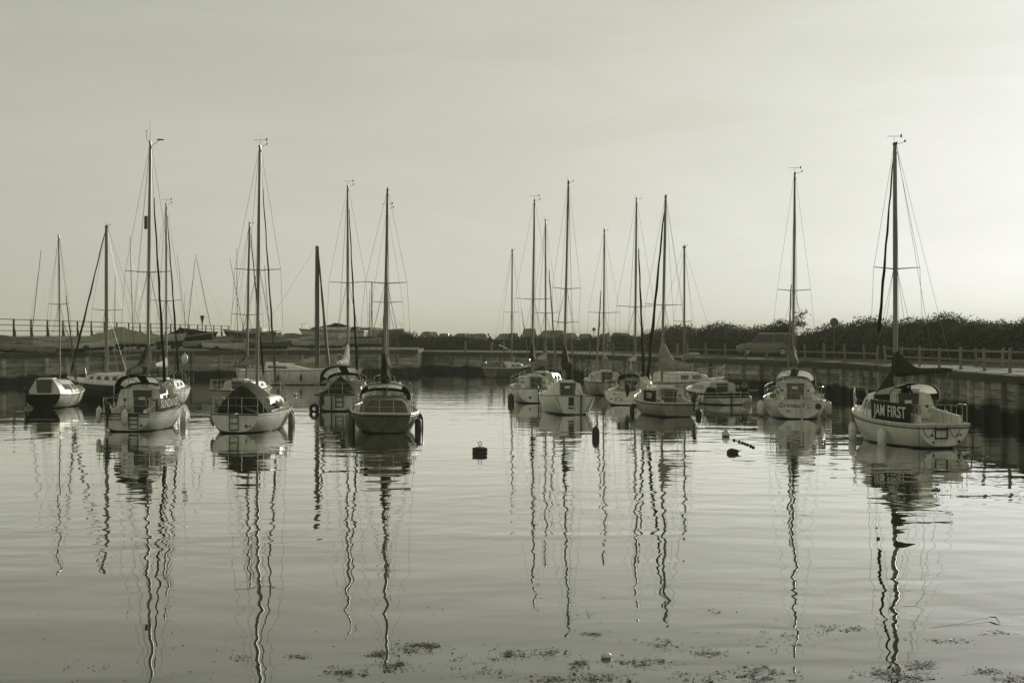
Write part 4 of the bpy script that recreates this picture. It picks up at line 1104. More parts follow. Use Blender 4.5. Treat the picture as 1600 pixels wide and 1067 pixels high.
sail_bundle(b, (4.6, .45, .95), (1.3, .5, .55), 39); sail_bundle(b, (3.0, .85, .85), (.8, .3, .6), 40)
b.fender(1, .62, .3, .55, .11, 'fender_dk', 'dark fender on the port bow of the boat with the pale sail cover')
b.fender(-1, .12, .25, .45, .13, 'fender_dk', 'dark egg-shaped fender on the starboard quarter of the boat with the pale sail cover')
# 14b - boat behind, bow to the right
b = Boat('white sailing boat lying across behind the pale sail cover boat, slanting boom above it', 'sailing boat', 1005, 619, 50, 6.8, 2.4, 1.8, (.85, .8, 1.05), hull='gel_old')
b.build_hull('strake', .03, .025); b.cabin(1.6, 5.0, .85, .62, 'cabin', wins=((.2, .4), (.5, .7)))
b.mast(3.4, ytop=387, zbase=1.4, r=.05, spr=((.4, .75),), gear='light', furl=0.0); b.boom(2.1, 2.3, 160, 6, 'canvas_lt', .35, .28, .13); b.pulpit(.6, 1.5); b.pushpit(); b.guard((2, 3.4, 4.7))
# 15 -- small cruiser without mast
b = Boat('low white motor cruiser with dark hull band and rounded cabin, no mast', 'motor boat', 1146, 633, -15, 5.6, 2.4, 1.75, (.62, .6, .85), hull='gel', zb0=.02, srake=.12, name='motor_cruiser')
b.build_hull('strake_lt', .16, .022, cock=(.3, 1.5, .6, .2), band=(.02, .26, 'canvas_dk')); b.cabin(1.5, 4.3, .92, .55, 'cabin_old', wins=((.2, .45), (.52, .75)), vent=False, board=(.62, -.1, .5), hatch=True, tumble=.74)
b.coaming(.25, 1.5, .78, .3, 'canvas_dk', .28)
q = MB(); q.tube([(.15, .85, .98), (.1, -.85, .98)], .016, 5); q.tube([(.15, .85, .6), (.15, .85, .98)], .014, 5); q.tube([(.1, -.85, .6), (.1, -.85, .98)], .014, 5); q.tube([(.12, .25, .6), (.12, .25, 1.35)], .012, 5); q.build('stern_rail', M['steel'], b.root)
b.ladder(-.2, .34, .05, .72, 4, 'strake_lt', .014); b.round_plate(-.5, .42, .07); b.rudder(.1, .04, 0, 'strake', .06, .6); stern_gear(b, 5, 3); b.pulpit(.45)
q = MB(); q.tube([(.6, -1.1, .7), (.6, -1.6, .72)], .02, 5); q.build('boat_hook', M['strake_lt'], b.root)
for t, nm, w_ in ((.2, 'aftermost', .09), (.26, 'second', .09), (.55, 'foremost', .1)): b.fender(1, t, .12, .34, w_, 'fender', f'{nm} small pale fender on the port side of the low motor cruiser')
b.fender(-1, .12, .15, .36, .12, 'fender', 'pale fender on the starboard quarter of the low motor cruiser')
# 16 -- boat with script name on its transom
b = Boat('white sailing boat with a script name on its rounded transom and two-window spray hood', 'sailing boat', 1248, 655, 6, 7.0, 2.6, 1.95, (.82, .78, 1.05), lean=.5, hull='gel', zb0=.02, srake=.1, e1=.68)
b.build_hull('strake_lt', .03, .02, cock=(.3, 2.1, .55, .42)); b.coaming(.3, 2.1, .62, .28); b.cabin(2.1, 5.3, .95, .78, 'cabin', wins=((.18, .36), (.46, .64)), board=(.72, .0, .7, 0), boardm='canvas_md', tumble=.76)
b.hood(1.75, 3.4, .84, 1.35, .7, 'canvas', True, .25, .5, vfrom=.32, vto=.9, wspan=.86)
b.mast(3.6, ytop=272, zbase=1.6, r=.055, spr=((.43, .72),), gear='vane', furl=.06, furlm='alloy', furl_z=(.02, .5)); b.boom(2.25, 2.8, 1, 2, 'canvas_md', .85, .3, .16); b.pulpit(); b.pushpit(1.15, .58); b.guard((2.1, 3.5, 4.9))
b.transom_text('Grimaud', .28, .32, .58, 'letter_dk', .25); b.round_plate(-.8, .55, .13)
sail_bundle(b, (1.2, -.98, .82), (.7, .28, .35), 41); sail_bundle(b, (1.3, 1.0, .82), (.6, .25, .2), 42, 'canvas_md')
q = MB(); q.tube([(.03, -.1, 1.0), (b.tx(.5) - .05, -.12, .5), (b.tx(0) - .06, -.14, -.1)], .035, 6); q.build('stern_pole', M['strake_lt'], b.root)
q = MB()
for z in (.62, .48): q.tube([(b.tx(z) - .04, -.32, z), (b.tx(z) - .08, -.36, z + .02), (b.tx(z) - .08, -.54, z + .02), (b.tx(z) - .04, -.58, z)], .012, 4)
q.build('transom_handle', M['steel'], b.root); stern_gear(b, 6); stern_gear(b, 7, 2)
q = MB(); q.box((b.tx(.33) - .006, .42, .34), (.012, .22, .1)); q.build('name_plate', M['gel_grey'], b.root, False)
q = MB(); q.box((.35, -.98, 1.2), (.05, .3, .26)); q.build('solar_panel', M['black'], b.root, False)
for t, w_ in ((.3, 'nearer'), (.38, 'farther')):
    b.fender(1, t, .12, .62, .15, 'fender', f'{w_} white fender on the port side of the boat with the script name')
b.fender(-1, .34, .1, .6, .14, 'fender', 'white fender on the starboard side of the boat with the script name')
# 17 -- boat with the lettered port cloth in the right foreground
b = Boat('white sailing boat with big lettered port weather cloth, nearest boat at the right', 'sailing boat', 1476, 701, -13, 6.2, 2.3, 1.72, (.78, .82, 1.1), lean=-.15, hull='gel', zb0=.07, srake=.05, e1=.7)
b.build_hull('strake_lt', .04, .035, cock=(.3, 2.2, .55, .45), strake2=('strake', .14, .022)); b.coaming(.3, 2.2, .66, .42, 'cabin', .26); b.cabin(2.2, 4.9, .9, .88, 'cabin', wins=((.16, .32), (.4, .56), (.64, .76)), board=(.68, -.1, .85, .12), tumble=.78)
b.hood(1.95, 3.3, .86, 1.42, .55, 'canvas_dk', True, .08, .6, vfrom=.1, vto=.95, wspan=.84)
b.mast(3.3, ytop=226, zbase=1.6, r=.07, spr=((.5, .82),), gear='vane', furl=.05, furlm='canvas_dk', furl_z=(.3, .97), fore=True, bowx=5.0)
b.boom(2.2, 2.0, -35, 6, 'canvas', .82, .15, .13); b.pulpit(.62, 1.3, .016); b.pushpit(1.15, .6, .011, mid_rail=False); b.guard((2.0, 3.2, 4.4))
b.cloth(.45, 2.8, 1, .0, .64, 'JAM FIRST', .5, 'cloth', 0, .8); b.ladder(.12, .4, .3, .68, 2, r=.022); stern_gear(b, 8)
for y, z, r_ in ((.42, .42, .035), (.36, .2, .035), (-.5, .22, .045), (-.45, .42, .025), (-.55, .43, .025)): b.round_plate(y, z, r_, 'black', 'transom_fitting')
for y0 in (.55, -.35):
    q = MB(); q.tube([(b.tx(.65) - .03, y0 + .2 - .4 * u, .66 - .3 * math.sin(math.pi * u)) for u in [i / 8 for i in range(9)]], .009, 4); q.build('hanging_line', M['rope_dk'], b.root)
q = MB(); q.tube([(-.05, -.86, .76), (-.08, -.9, .3), (-.05, -.92, -.2)], .02, 5); q.build('stern_line', M['rope_dk'], b.root)
q = MB(); q.tube([(.0, .88, .76), (-.02, .86, .1)], .012, 4); q.build('stern_line', M['rope_dk'], b.root)
q = MB(); pts = [Vector((2.15 + .12 * math.sin(i), .2 + .16 * math.cos(i * 1.9), 1.75 + .1 * math.sin(i * 2.3))) for i in range(30)]; q.tube(pts, .03, 5); q.build('bundled_mainsheet', M['canvas_dk'], b.root)
q = MB(); q.plate([(3.2, .1, 1.65), (3.9, .5, 1.42), (4.1, .3, 1.45), (3.5, -.1, 2.4)], (.02, .05, .08)); q.build('lowered_headsail', M['canvas'], b.root, False)
for t, w_ in ((.74, 'nearer'), (.83, 'farther')): b.fender(1, t, .42, .58, .12, 'fender', f'{w_} white fender at the port bow of the nearest boat at the right')
b.fender(1, .28, .25, .62, .14, 'fender', 'white fender amidships on the port side of the nearest boat at the right')

# mooring drum and floats
o = empty('mooring_drum', place(750, 708)); tag(o, 'rusty drum-shaped mooring buoy with ring on top, alone in mid water', 'buoy')
mb = MB(); mb.lathe([(.1, -.12), (.225, -.11), (.235, -.09), (.225, -.07), (.225, .0), (.235, .02), (.225, .04), (.225, .12), (.235, .14), (.225, .16), (.1, .19)], 18); mb.build('drum', M['buoy_dk'], o)
mb = MB(); mb.tube([(0, 0, .17), (0, 0, .24)], .015, 6); mb.tube([(.055 * math.cos(a), 0, .29 + .055 * math.sin(a)) for a in [2 * math.pi * i / 12 for i in range(13)]], .011, 5); mb.build('lifting_ring', M['rust'], o)
def ball_buoy(px, py, r, label, m, sq=1.0, z=0.0, eye=True):
    o = empty('float_buoy', place(px, py)); tag(o, label, 'buoy')
    mb = MB(); prof = [(max(.004, r * math.sin(math.pi * i / 10)), z + r * .55 - r * math.cos(math.pi * i / 10) * sq) for i in range(11)]; mb.lathe(prof, 14); mb.build('float', M[m], o)
    if not eye: return o
    mb = MB(); mb.tube([(0, 0, z + r * 1.3), (.02, 0, z + r * 1.75), (.05, 0, z + r * 1.4)], .012, 5); mb.build('eye', M['rope_dk'], o)
    return o
ball_buoy(1134, 682, .14, 'pale round mooring buoy floating left of the string of beads', 'buoy_lt')
o = empty('cone_buoy', place(1143, 708), (0, R(70), R(-10))); tag(o, 'dark pear-shaped buoy lying tilted below the pale round one', 'buoy')
mb = MB(); mb.lathe([(.02, -.14), (.1, -.12), (.15, -.03), (.14, .06), (.07, .17), (.02, .23)], 14); mb.build('float', M['buoy_dk'], o)
mb = MB(); mb.tube([(0, 0, .22), (.02, 0, .3)], .014, 5); mb.build('eye', M['rope_dk'], o)
ball_buoy(461, 618, .12, 'tiny white ball float between the tent-covered boat and the dark hood boat', 'buoy_lt')
ball_buoy(947, 1027, .06, 'small pale float lying among the weed in the foreground', 'fender', .6, -.01, False)
o = empty('float_line', place(1147, 688)); tag(o, 'short string of dark bead floats on the water left of the script-named boat', 'float line')
P0 = place(1147, 688); seq = [(1147, 688), (1155, 690.5), (1160, 692), (1164, 693.5), (1168, 695), (1173, 697), (1177, 699)]
for k, (px, py) in enumerate(seq):
    p = place(px, py) - P0; mb = MB(); mb.lathe([(.01, -.05), (.045, -.035), (.06, 0), (.045, .035), (.01, .055)], 10, Matrix.Translation(p)); mb.build('bead', M['buoy_dk'], o)
mb = MB(); mb.tube([place(px, py) - P0 + Vector((0, 0, .005)) for px, py in seq], .012, 5); mb.build('line', M['rope_dk'], o)

# ---------------------------------------------------------------- boat yard at the left
def trolley(bt, zbelow):
    q = MB()
    for sg in (1, -1):
        q.tube([(bt.L * .35, sg * .55, -.12), (bt.L * .35, sg * .55, -zbelow + .22)], .03, 5)
    q.tube([(bt.L * .35, -.62, -zbelow + .22), (bt.L * .35, .62, -zbelow + .22)], .03, 6); q.tube([(bt.L * .35, 0, -zbelow + .22), (bt.L * 1.02, 0, .02)], .03, 6)
    q.build('trolley_frame', M['rust'], bt.root)
    for sg in (1, -1):
        w = MB(); w.lathe([(.05, -.05), (.2, -.06), (.22, -.03), (.22, .03), (.2, .06), (.05, .05)], 14, Matrix.Translation((bt.L * .35, sg * .68, -zbelow + .22)) @ Matrix.Rotation(R(90), 4, 'X')); w.build('trolley_wheel', M['rubber'], bt.root)
def dinghy(label, px, d, th, L, B, hull, cover, ridge, mast=None, lift=.42, tilt=0, lean=0):
    fw = Vector((math.sin(R(th)), math.cos(R(th)), 0))
    loc = at(px, d, ZL + lift) - fw * (L * .5)
    if mast: loc = at(mast[0], d, ZL + lift) - fw * (L * .62)
    b = Boat(label, 'dinghy', None, None, th, L, B, B * .78, (.5, .48, .62), lean, hull, 'deck_old', zb0=-.02, rake=.5, srake=.05, name='dinghy', group='dinghies laid up on the yard', loc=loc, tilt=tilt, depth=.16)
    b.build_hull('strake_lt', .0, .03)
    if cover: b.tent(.0, L * .98, .5 + ridge[0], .6 + ridge[1], B, cover, 'boat_cover', .05, .03, lap=.05, peak=(ridge[3] if len(ridge) > 3 else .5, .55 + ridge[2]))
    trolley(b, lift)
    if mast:
        d2 = b.W((L * .62, 0, .3)); wv = Vector(((mast[1] - mast[0]) / FPX * d, 0, zat(mast[2], d) - d2.z))
        rot = b.root.rotation_euler.to_matrix().transposed(); v = rot @ wv; o0 = Vector((L * .62, 0, .3))
        q = MB(); q.tube([o0, o0 + v], [.036, .022], 6); mm = q.build('mast', M['alloy_dk'], b.root)
        q = MB()
        for sg in (1, -1): q.tube([o0 + v * .8, (L * .55, sg * B * .45, .5)], .005, 3)
        q.tube([o0 + v * .85, (L * .97, 0, .6)], .005, 3); q.build('shroud', M['wire'], mm, False)
        q = MB(); sd = Vector((0, 1, 0)); q.tube([o0 + v * .42 + sd * .35, o0 + v * .42 - sd * .35], .012, 4); q.build('spreader', M['alloy_dk'], mm)
    return b
dinghy('dark dinghy with sloping cover by the railing, at the left edge', 22, 124, 80, 4.6, 1.6, 'hull_mid', 'canvas_md', (.3, .0, .42, .3), None, .5, 8)
dinghy('pale-edged dinghy lying low on the wall at the left edge', 40, 117, 84, 4.8, 1.6, 'gel_grey', 'canvas', (.0, -.05, .05), None, .2, 4)
dinghy('grey-covered dinghy above the wall, its slim mast leaning right at the left edge', 48, 127, 78, 4.3, 1.6, 'gel_grey', 'canvas_md', (.1, .0, .3, .6), (48, 64, 391), .4, 2)
dinghy('small dark-covered dinghy between the grey one and the big tarpaulin', 98, 121, 82, 4.2, 1.5, 'gel_old', 'canvas_md', (.0, -.05, .15), None, .3, 3)
dinghy('big keelboat under a pale peaked tarpaulin behind the lettered-cloth boat', 188, 128, 86, 6.2, 2.1, 'gel_old', 'canvas_lt', (.05, .0, .95, .52), None, .5, 0)
dinghy('pale dinghy right of the big peaked tarpaulin, behind the pale float', 258, 131, 80, 3.6, 1.6, 'gel_old', 'canvas_lt', (.0, .0, .12), None, .6, -3)
dinghy('dinghy under a dark sagging tarpaulin, right of the pale float', 302, 137, 84, 4.4, 2.0, 'hull_dark', 'canvas_dk', (.35, .0, .75, .3), None, .5, -6)
dinghy('dinghy with short upright mast behind the big peaked tarpaulin', 0, 144, 70, 4.0, 1.5, 'gel_grey', 'canvas', (.1, .0, .25), (179, 180, 430), .5)
dinghy('dinghy with tall left-leaning mast behind the big peaked tarpaulin', 0, 139, 66, 4.2, 1.5, 'gel_grey', 'canvas_md', (.1, .0, .3), (208, 203, 370), .5)
dinghy('dinghy whose mast crosses another like an X beyond the dark tarpaulin', 0, 146, 96, 4.2, 1.5, 'hull_mid', 'canvas', (.1, .0, .3), (293, 277, 398), .45)
dinghy('dinghy whose right-leaning mast is the other half of the X', 0, 150, 84, 4.2, 1.5, 'gel_grey', 'canvas_md', (.1, .0, .3), (291, 305, 405), .45)
dinghy('low dinghy at the wall edge with a strongly left-leaning mast, below the lamp post', 0, 136, 88, 4.2, 1.5, 'gel_grey', 'canvas', (.0, .0, .08), (335, 306, 397), .2, -3)
dinghy('dinghy with slim upright mast beside the dark laid-up launch', 0, 162, 84, 4.2, 1.5, 'gel_grey', 'canvas_md', (.1, .0, .3), (371, 370, 388), .4)
dinghy('dinghy with left-leaning mast just left of the tent-covered boat mast', 0, 158, 80, 4.2, 1.5, 'hull_mid', 'canvas', (.1, .0, .3), (384, 359, 404), .4)
dinghy('dinghy with left-leaning mast just right of the tent-covered boat mast', 0, 155, 74, 4.2, 1.5, 'gel_grey', 'canvas', (.1, .0, .3), (422, 413, 415), .4)
dinghy('tent-covered dinghy below the pale parked car', 420, 141, 88, 4.2, 1.8, 'hull_mid', 'canvas_md', (.0, .0, .7), None, .22)
dinghy('dinghy with a short mast right of the tall-hooded boat mast', 0, 150, 84, 4.2, 1.5, 'gel_grey', 'canvas', (.1, .0, .2), (577, 578, 452), .4)

dinghy('upturned-hull shaped dinghy end-on below the railing, left of the big peaked tarpaulin', 128, 133, 20, 4.0, 1.5, 'gel_old', 'canvas_md', (.1, .0, .25, .4), None, .35)
dinghy('pale open-ended dinghy lying on the wall edge left of the big tarpaulin', 150, 120.5, 92, 3.6, 1.4, 'gel', 'canvas', (.0, -.05, .05), None, .15, -4)
dinghy('small dinghy with patched cover right of the big peaked tarpaulin', 232, 142, 40, 3.8, 1.5, 'gel_old', 'canvas_lt', (.1, .0, .35, .6), None, .6)
dinghy('low pale dinghy on the wall edge below the dark launch', 352, 135.5, 94, 3.8, 1.4, 'gel', 'canvas_md', (.0, -.05, .08), None, .18, 3)
dinghy('covered dinghy standing bow-up beside the dark car', 468, 150, 76, 3.8, 1.5, 'gel_old', 'canvas_md', (.1, .0, .35, .4), None, .35, -6)
dinghy('long covered rowing boat behind the box trailer on the yard', 500, 146, 86, 5.0, 1.5, 'gel_old', 'canvas_md', (.05, .0, .2), None, .25)
# spars leaning on the railing and stacked oars
for k, (px, d, dx, h, lb) in enumerate(((14, 122, .5, 1.5, 'short spar leaning among the dinghies at the left edge'), (118, 128, -1.1, 2.4, 'long spar leaning left beside the big peaked tarpaulin'), (246, 136, .9, 2.0, 'spar leaning right beyond the big peaked tarpaulin'), (340, 140, -1.0, 1.6, 'spar leaning left at the end of the railing'))):
    o = empty('spar', at(px, d, ZL)); tag(o, lb, 'spar', 'spars lying about the yard')
    mb = MB(); mb.tube([(0, 0, 0), (dx * .5, .05, h * .52), (dx, .1, h)], [.04, .036, .025], 6); mb.build('pole', M['alloy'], o)
    mb = MB(); mb.tube([(dx * .98, .1, h * .98), (dx * 1.01, .1, h * 1.02)], .035, 6); mb.build('end_fitting', M['black'], o)

# laid-up cruisers on cradles
def cradle(label, bt, zb):
    o = empty('boat_cradle', bt.W((bt.L * .45, 0, -zb))); o.rotation_euler = (0, 0, bt.root.rotation_euler[2]); tag(o, label, 'cradle')
    for x in (-1.3, 1.1):
        for sg in (1, -1):
            q = MB(); q.tube([(x, sg * 1.1, 0), (x, sg * .85, zb + .05)], .05, 6); q.build('prop', M['rust'], o)
    q = MB(); q.box((-.1, 0, .06), (3.4, .16, .12)); q.box((-1.3, 0, .06), (.16, 2.3, .118)); q.box((1.1, 0, .06), (.16, 2.3, .118)); q.build('base_frame', M['rust'], o, False)
b = Boat('white laid-up cruiser with dark tarpaulin over its cabin, bow to the left in the yard', 'sailing boat', None, None, -84, 7.6, 2.5, 2.0, (.95, .95, 1.2), 0, 'gel_old', 'deck_old', name='laid_up_boat', group='boats laid up on the yard', loc=at(572, 178, ZL + .8))
b.build_hull('strake', .1, .05, strake2=('strake_lt', .0, .03)); b.cabin(1.6, 6.0, .95, .45, 'cabin_old'); b.tent(1.0, 6.2, 1.35, 1.3, 1.0, 'canvas_dk', 'boat_cover', .05, .05, peak=(.45, 1.85)); b.pulpit(.6, 1.1); b.keel_and_props(.75)
cradle('rusty cradle under the white laid-up cruiser', b, .8)
b = Boat('second pale laid-up cruiser behind the white one, low cabin and rail', 'sailing boat', None, None, 82, 7.6, 2.5, 2.0, (1.0, 1.0, 1.25), 0, 'gel_old', 'deck', name='laid_up_boat', group='boats laid up on the yard', loc=at(528, 184, ZL + .8))
b.build_hull('strake', .04, .03); b.cabin(1.8, 5.4, .9, .42, 'cabin_old', wins=((.2, .5),)); b.pushpit(1.2); b.pulpit(); b.keel_and_props(.75)
b.mast(3.9, ztop=6.4, zbase=1.4, r=.05, spr=((.5, .8),), gear='plain', furl=0, back=False, lines=1, m='alloy')
cradle('rusty cradle under the second laid-up cruiser', b, .8)
b = Boat('dark laid-up motor launch by the end of the railing', 'motor boat', None, None, -80, 6.2, 2.2, 1.8, (.95, .9, 1.15), 0, 'hull_dark', 'deck_old', name='laid_up_boat', group='boats laid up on the yard', loc=at(436, 168, ZL + .75))
b.build_hull('strake_lt', .12, .05); b.cabin(1.6, 4.0, .8, .4, 'cabin_old', wins=((.2, .5),)); b.keel_and_props(.7)
cradle('cradle under the dark laid-up launch', b, .75)
# pale box trailer
o = empty('box_trailer', at(538, 158, ZL)); o.rotation_euler = (0, 0, .1); tag(o, 'pale box trailer in front of the white laid-up cruiser', 'trailer')
mb = MB(); mb.plate([(-.65, -.6, .35), (.65, -.6, .35), (.65, -.6, 1.45), (.55, -.6, 1.55), (-.55, -.6, 1.55), (-.65, -.6, 1.45)], (0, 1.2, 0)); mb.build('box_body', M['strake_lt'], o, False)
mb = MB(); mb.box((.2, -.615, .75), (.25, .02, .28)); mb.build('vent', M['black'], o, False)
for sg in (1, -1):
    mb = MB(); mb.lathe([(.06, -.07), (.24, -.08), (.26, -.04), (.26, .04), (.24, .08), (.06, .07)], 14, Matrix.Translation((sg * .72, 0, .26)) @ Matrix.Rotation(R(90), 4, 'Y')); mb.build('wheel', M['rubber'], o)

# sea wall and tall railing
o = empty('sea_wall', (-41.5, 110, ZL)); tag(o, 'low concrete sea wall that carries the tall railing', 'sea wall')
for i in range(12):
    a = Vector((-41.5 + 5.2 * i / 12, 110 + 95 * i / 12, 0)); c = Vector((-41.5 + 5.2 * (i + 1) / 12, 110 + 95 * (i + 1) / 12, 0)); m_ = (a + c) / 2 - Vector((-41.5, 110, 0))
    piece('wall_panel', m_ + Vector((0, 0, .55)), ((c - a).length - .02, .4, 1.16), M['concrete'], o, math.atan2((c - a).y, (c - a).x))
root = empty('railing', (-41.5, 110, ZL + 1.1)); tag(root, 'tall dark four-rail railing on the sea wall at the left', 'railing')
prev = None
for i in range(25):
    u = i / 24; q = Vector((5.2 * u, 95 * u, 0)); h = 1.5 - .12 * u
    piece('post', q + Vector((0, 0, h / 2)), (.13, .13, h + .05), M['rail_dk'], root, 0, 0, 0)
    piece('post_brace', q + Vector((.1, 0, h * .28)), (.09, .09, h * .55), M['rail_dk'], root, 0, -.18, 0)
    if prev is not None:
        dv = q - prev
        for k in range(4):
            piece('rail', (q + prev) / 2 + Vector((0, 0, h * (.98 - .31 * k))), (dv.length, .06, .075), M['rail_dk'], root, math.atan2(dv.y, dv.x))
    prev = q
# lamp with conical head
o = empty('lamp_post', at(316, 176, ZL)); tag(o, 'lamp post with flared head rising over the end of the railing', 'lamp post')
mb = MB(); mb.tube([(0, 0, 0), (0, 0, 2.6)], [.06, .045], 8); mb.build('pole', M['rail_dk'], o)
mb = MB(); mb.lathe([(.06, 2.5), (.1, 2.75), (.18, 3.1), (.22, 3.3), (.24, 3.32), (.24, 3.4), (.05, 3.45)], 12); mb.build('lamp_head', M['rail_dk'], o)
# steps / ladders on the yard wall
for px, d, lb in ((297, 129.2, 'pale ladder on the yard wall right of the lettered-cloth boat'), (443, 134.0, 'pale ladder on the yard wall beyond the tent-covered boat')):
    o = empty('quay_ladder', at(px, d, 0)); o.rotation_euler = (0, 0, .45); tag(o, lb, 'ladder', 'ladders on the yard wall')
    for sx in (-.2, .2):
        mb = MB(); mb.tube([(sx, -.3, -.3), (sx, -.3, 2.5)], .03, 5); mb.build('stile', M['timber_lt'], o)
    for k in range(8):
        mb = MB(); mb.tube([(-.2, -.3, .1 + k * .3), (.2, -.3, .1 + k * .3)], .022, 5); mb.build('rung', M['timber_lt'], o)

# ---------------------------------------------------------------- cars
def car(label, loc, rz, paint, L=4.2, W=1.75, Hh=1.5, kind='hatch', group='cars parked in a row beyond the far quay', name='parked_car', gl='car_glass'):
    o = empty(name, loc, (0, 0, rz)); tag(o, label, 'van' if kind == 'van' else 'car', group)
    hw = W / 2; bel = Hh * (.6 if kind != 'van' else .55); hood = bel * .96
    mb = MB(); rings = []
    for x, w, z0, z1 in ((-.5, .82, .42, bel * .8), (-.485, .95, .28, bel * .95), (-.42, 1, .22, bel), (-.1, 1, .2, bel), (.18, 1, .2, bel), (.3, .99, .22, hood), (.42, .95, .24, hood * .9), (.485, .85, .3, hood * .76), (.5, .72, .4, hood * .6)):
        X = x * L; ww = hw * w
        rings.append([Vector((X, -ww * .92, z0)), Vector((X, -ww, z0 + .12)), Vector((X, -ww, z1 * .72)), Vector((X, -ww * .95, z1 * .93)), Vector((X, -ww * .82, z1)), Vector((X, ww * .82, z1)), Vector((X, ww * .95, z1 * .93)), Vector((X, ww, z1 * .72)), Vector((X, ww, z0 + .12)), Vector((X, ww * .92, z0))])
    mb.loft(rings, True, True, True); body = mb.build('body', M[paint], o, True, 40)
    xs = {'hatch': (-.46, -.38, .06, .24), 'estate': (-.48, -.45, .05, .24), 'van': (-.49, -.48, .2, .36), 'saloon': (-.36, -.24, .06, .24), 'suv': (-.5, -.44, .1, .24)}[kind]
    mb = MB(); rings = []
    for x, w, z in ((xs[0], .84, bel - .03), (xs[1], .7, Hh - .04), (xs[2], .7, Hh - .04), (xs[3], .84, bel - .03)):
        pass
    A = [(xs[0] * L, hw * .86, bel - .02), (xs[3] * L, hw * .86, bel - .02)]; T = [(xs[1] * L, hw * .6, Hh - .05), (xs[2] * L, hw * .6, Hh - .05)]
    vs = [(A[0][0], -A[0][1], A[0][2]), (A[1][0], -A[1][1], A[1][2]), (A[1][0], A[1][1], A[1][2]), (A[0][0], A[0][1], A[0][2]), (T[0][0], -T[0][1], T[0][2]), (T[1][0], -T[1][1], T[1][2]), (T[1][0], T[1][1], T[1][2]), (T[0][0], T[0][1], T[0][2])]
    mb = MB(); mb.add(vs, [(0, 1, 5, 4), (1, 2, 6, 5), (2, 3, 7, 6), (3, 0, 4, 7), (4, 5, 6, 7)])
    mb.build('windows', M[gl if kind != 'van' else paint], o, False)
    mb = MB(); rings = []
    for x, k in ((T[0][0] - .06, .9), (T[0][0] + .05, 1), (T[1][0] - .1, 1), (T[1][0] + .08, .9)):
        rings.append([Vector((x, -T[0][1] * k - .03, Hh - .07)), Vector((x, -T[0][1] * k * .8, Hh - .015)), Vector((x, 0, Hh)), Vector((x, T[0][1] * k * .8, Hh - .015)), Vector((x, T[0][1] * k + .03, Hh - .07))])
    mb.loft(rings, True, True, True); mb.build('roof', M[paint], o, True, 40)
    for sg in (1, -1):
        mx = (A[0][0] + A[1][0]) / 2 - .1
        for p0, p1, r in (((A[0][0], A[0][1]), (T[0][0], T[0][1] + .02), .045), ((A[1][0], A[1][1]), (T[1][0], T[1][1] + .02), .035), ((mx, A[0][1] * 1.01), (mx - .02, T[0][1] + .03), .035), ((mx - L * .2, A[0][1] * 1.01), (mx - L * .2 - .02, T[0][1] + .03), .035)):
            mb = MB(); mb.tube([(p0[0], sg * p0[1], bel), (p1[0], sg * p1[1], Hh - .05)], r, 5); mb.build('pillar', M[paint], body)
    for sx in (-.31, .31):
        for sg in (1, -1):
            mw = Matrix.Translation((sx * L, sg * (hw - .1), .32)) @ Matrix.Rotation(R(90), 4, 'X')
            mb = MB(); mb.lathe([(.2, -.1), (.3, -.11), (.32, -.06), (.32, .06), (.3, .11), (.2, .1)], 16, mw); wh = mb.build('wheel', M['rubber'], o)
            mb = MB(); mb.lathe([(.05, -.12), (.19, -.115), (.2, -.1), (.2, .1), (.19, .115), (.05, .12)], 12, mw); mb.build('rim', M['steel'], wh)
    for sg in (1, -1):
        mb = MB(); mb.box((L * .485, sg * hw * .66, hood * .72), (.1, .34, .13)); mb.build('headlight', M['lamp_glass'], body, False)
        mb = MB(); mb.box((-L * .492, sg * hw * .8, bel * .8), (.06, .16, .22)); mb.build('tail_light', M['rust'], body, False)
        mb = MB(); mb.box((A[1][0] - .35, sg * (hw + .09), bel + .07), (.1, .16, .12)); mb.build('wing_mirror', M[paint], body, False)
    mb = MB(); mb.box((L * .49, 0, .42), (.08, W * .8, .18)); mb.box((-L * .49, 0, .45), (.08, W * .8, .18)); mb.build('bumper', M['black'], body, False)
    return o
ZC = 2.32
slab('car_park_ground', [(-30, 176), (120, 176), (120, 300), (-30, 300)], ZC, M['paving'])
rowc = [(668, 'car_dk', 1.62, 'hatch', 'dark tall hatchback, first of the far row from the left'), (697, 'car_lt', 1.42, 'saloon', 'pale low saloon beside the dark tall hatchback'),
        (722, 'car_dk', 1.42, 'hatch', 'dark low hatchback, third of the far row from the left'), (746, 'car_md', 1.4, 'saloon', 'grey saloon left of the person leaning on the fence'),
        (789, 'car_md', 1.4, 'hatch', 'grey hatchback just right of the person leaning on the fence'), (806, 'car_md', 1.45, 'estate', 'grey estate car left of the pale van'),
        (828, 'car_lt', 2.0, 'van', 'pale van in the far row, tallest vehicle there'), (860, 'car_lt', 1.8, 'van', 'second pale van, right of the tallest one'),
        (890, 'car_dk', 1.45, 'hatch', 'dark hatchback right of the second pale van'), (914, 'car_md', 1.38, 'saloon', 'low grey saloon near the thin sign pole in the far row'),
        (945, 'car_md', 1.38, 'hatch', 'grey hatchback right of the thin sign pole'), (974, 'car_dk', 1.5, 'estate', 'dark estate car at the right end of the far row')]
for i, (px, pm, hh, kd, lb) in enumerate(rowc):
    dd = 186 + (i * 7 % 5) * 1.7 + (4 if kd == 'van' else 0)
    car(lb, at(px, dd, ZC + .005), R(90 if i % 2 else -90) + rng.uniform(-.55, .55), pm, rng.uniform(3.6, 4.2), rng.uniform(1.5, 1.72) + (.2 if kd == 'van' else 0), hh, kd)
car('grey estate car parked on the quay road beside the hedge', at(1196, 119, ZR + .005), R(168), 'car_gr', 4.2, 1.85, 1.72, 'suv', 'cars by the quay', gl='glass')
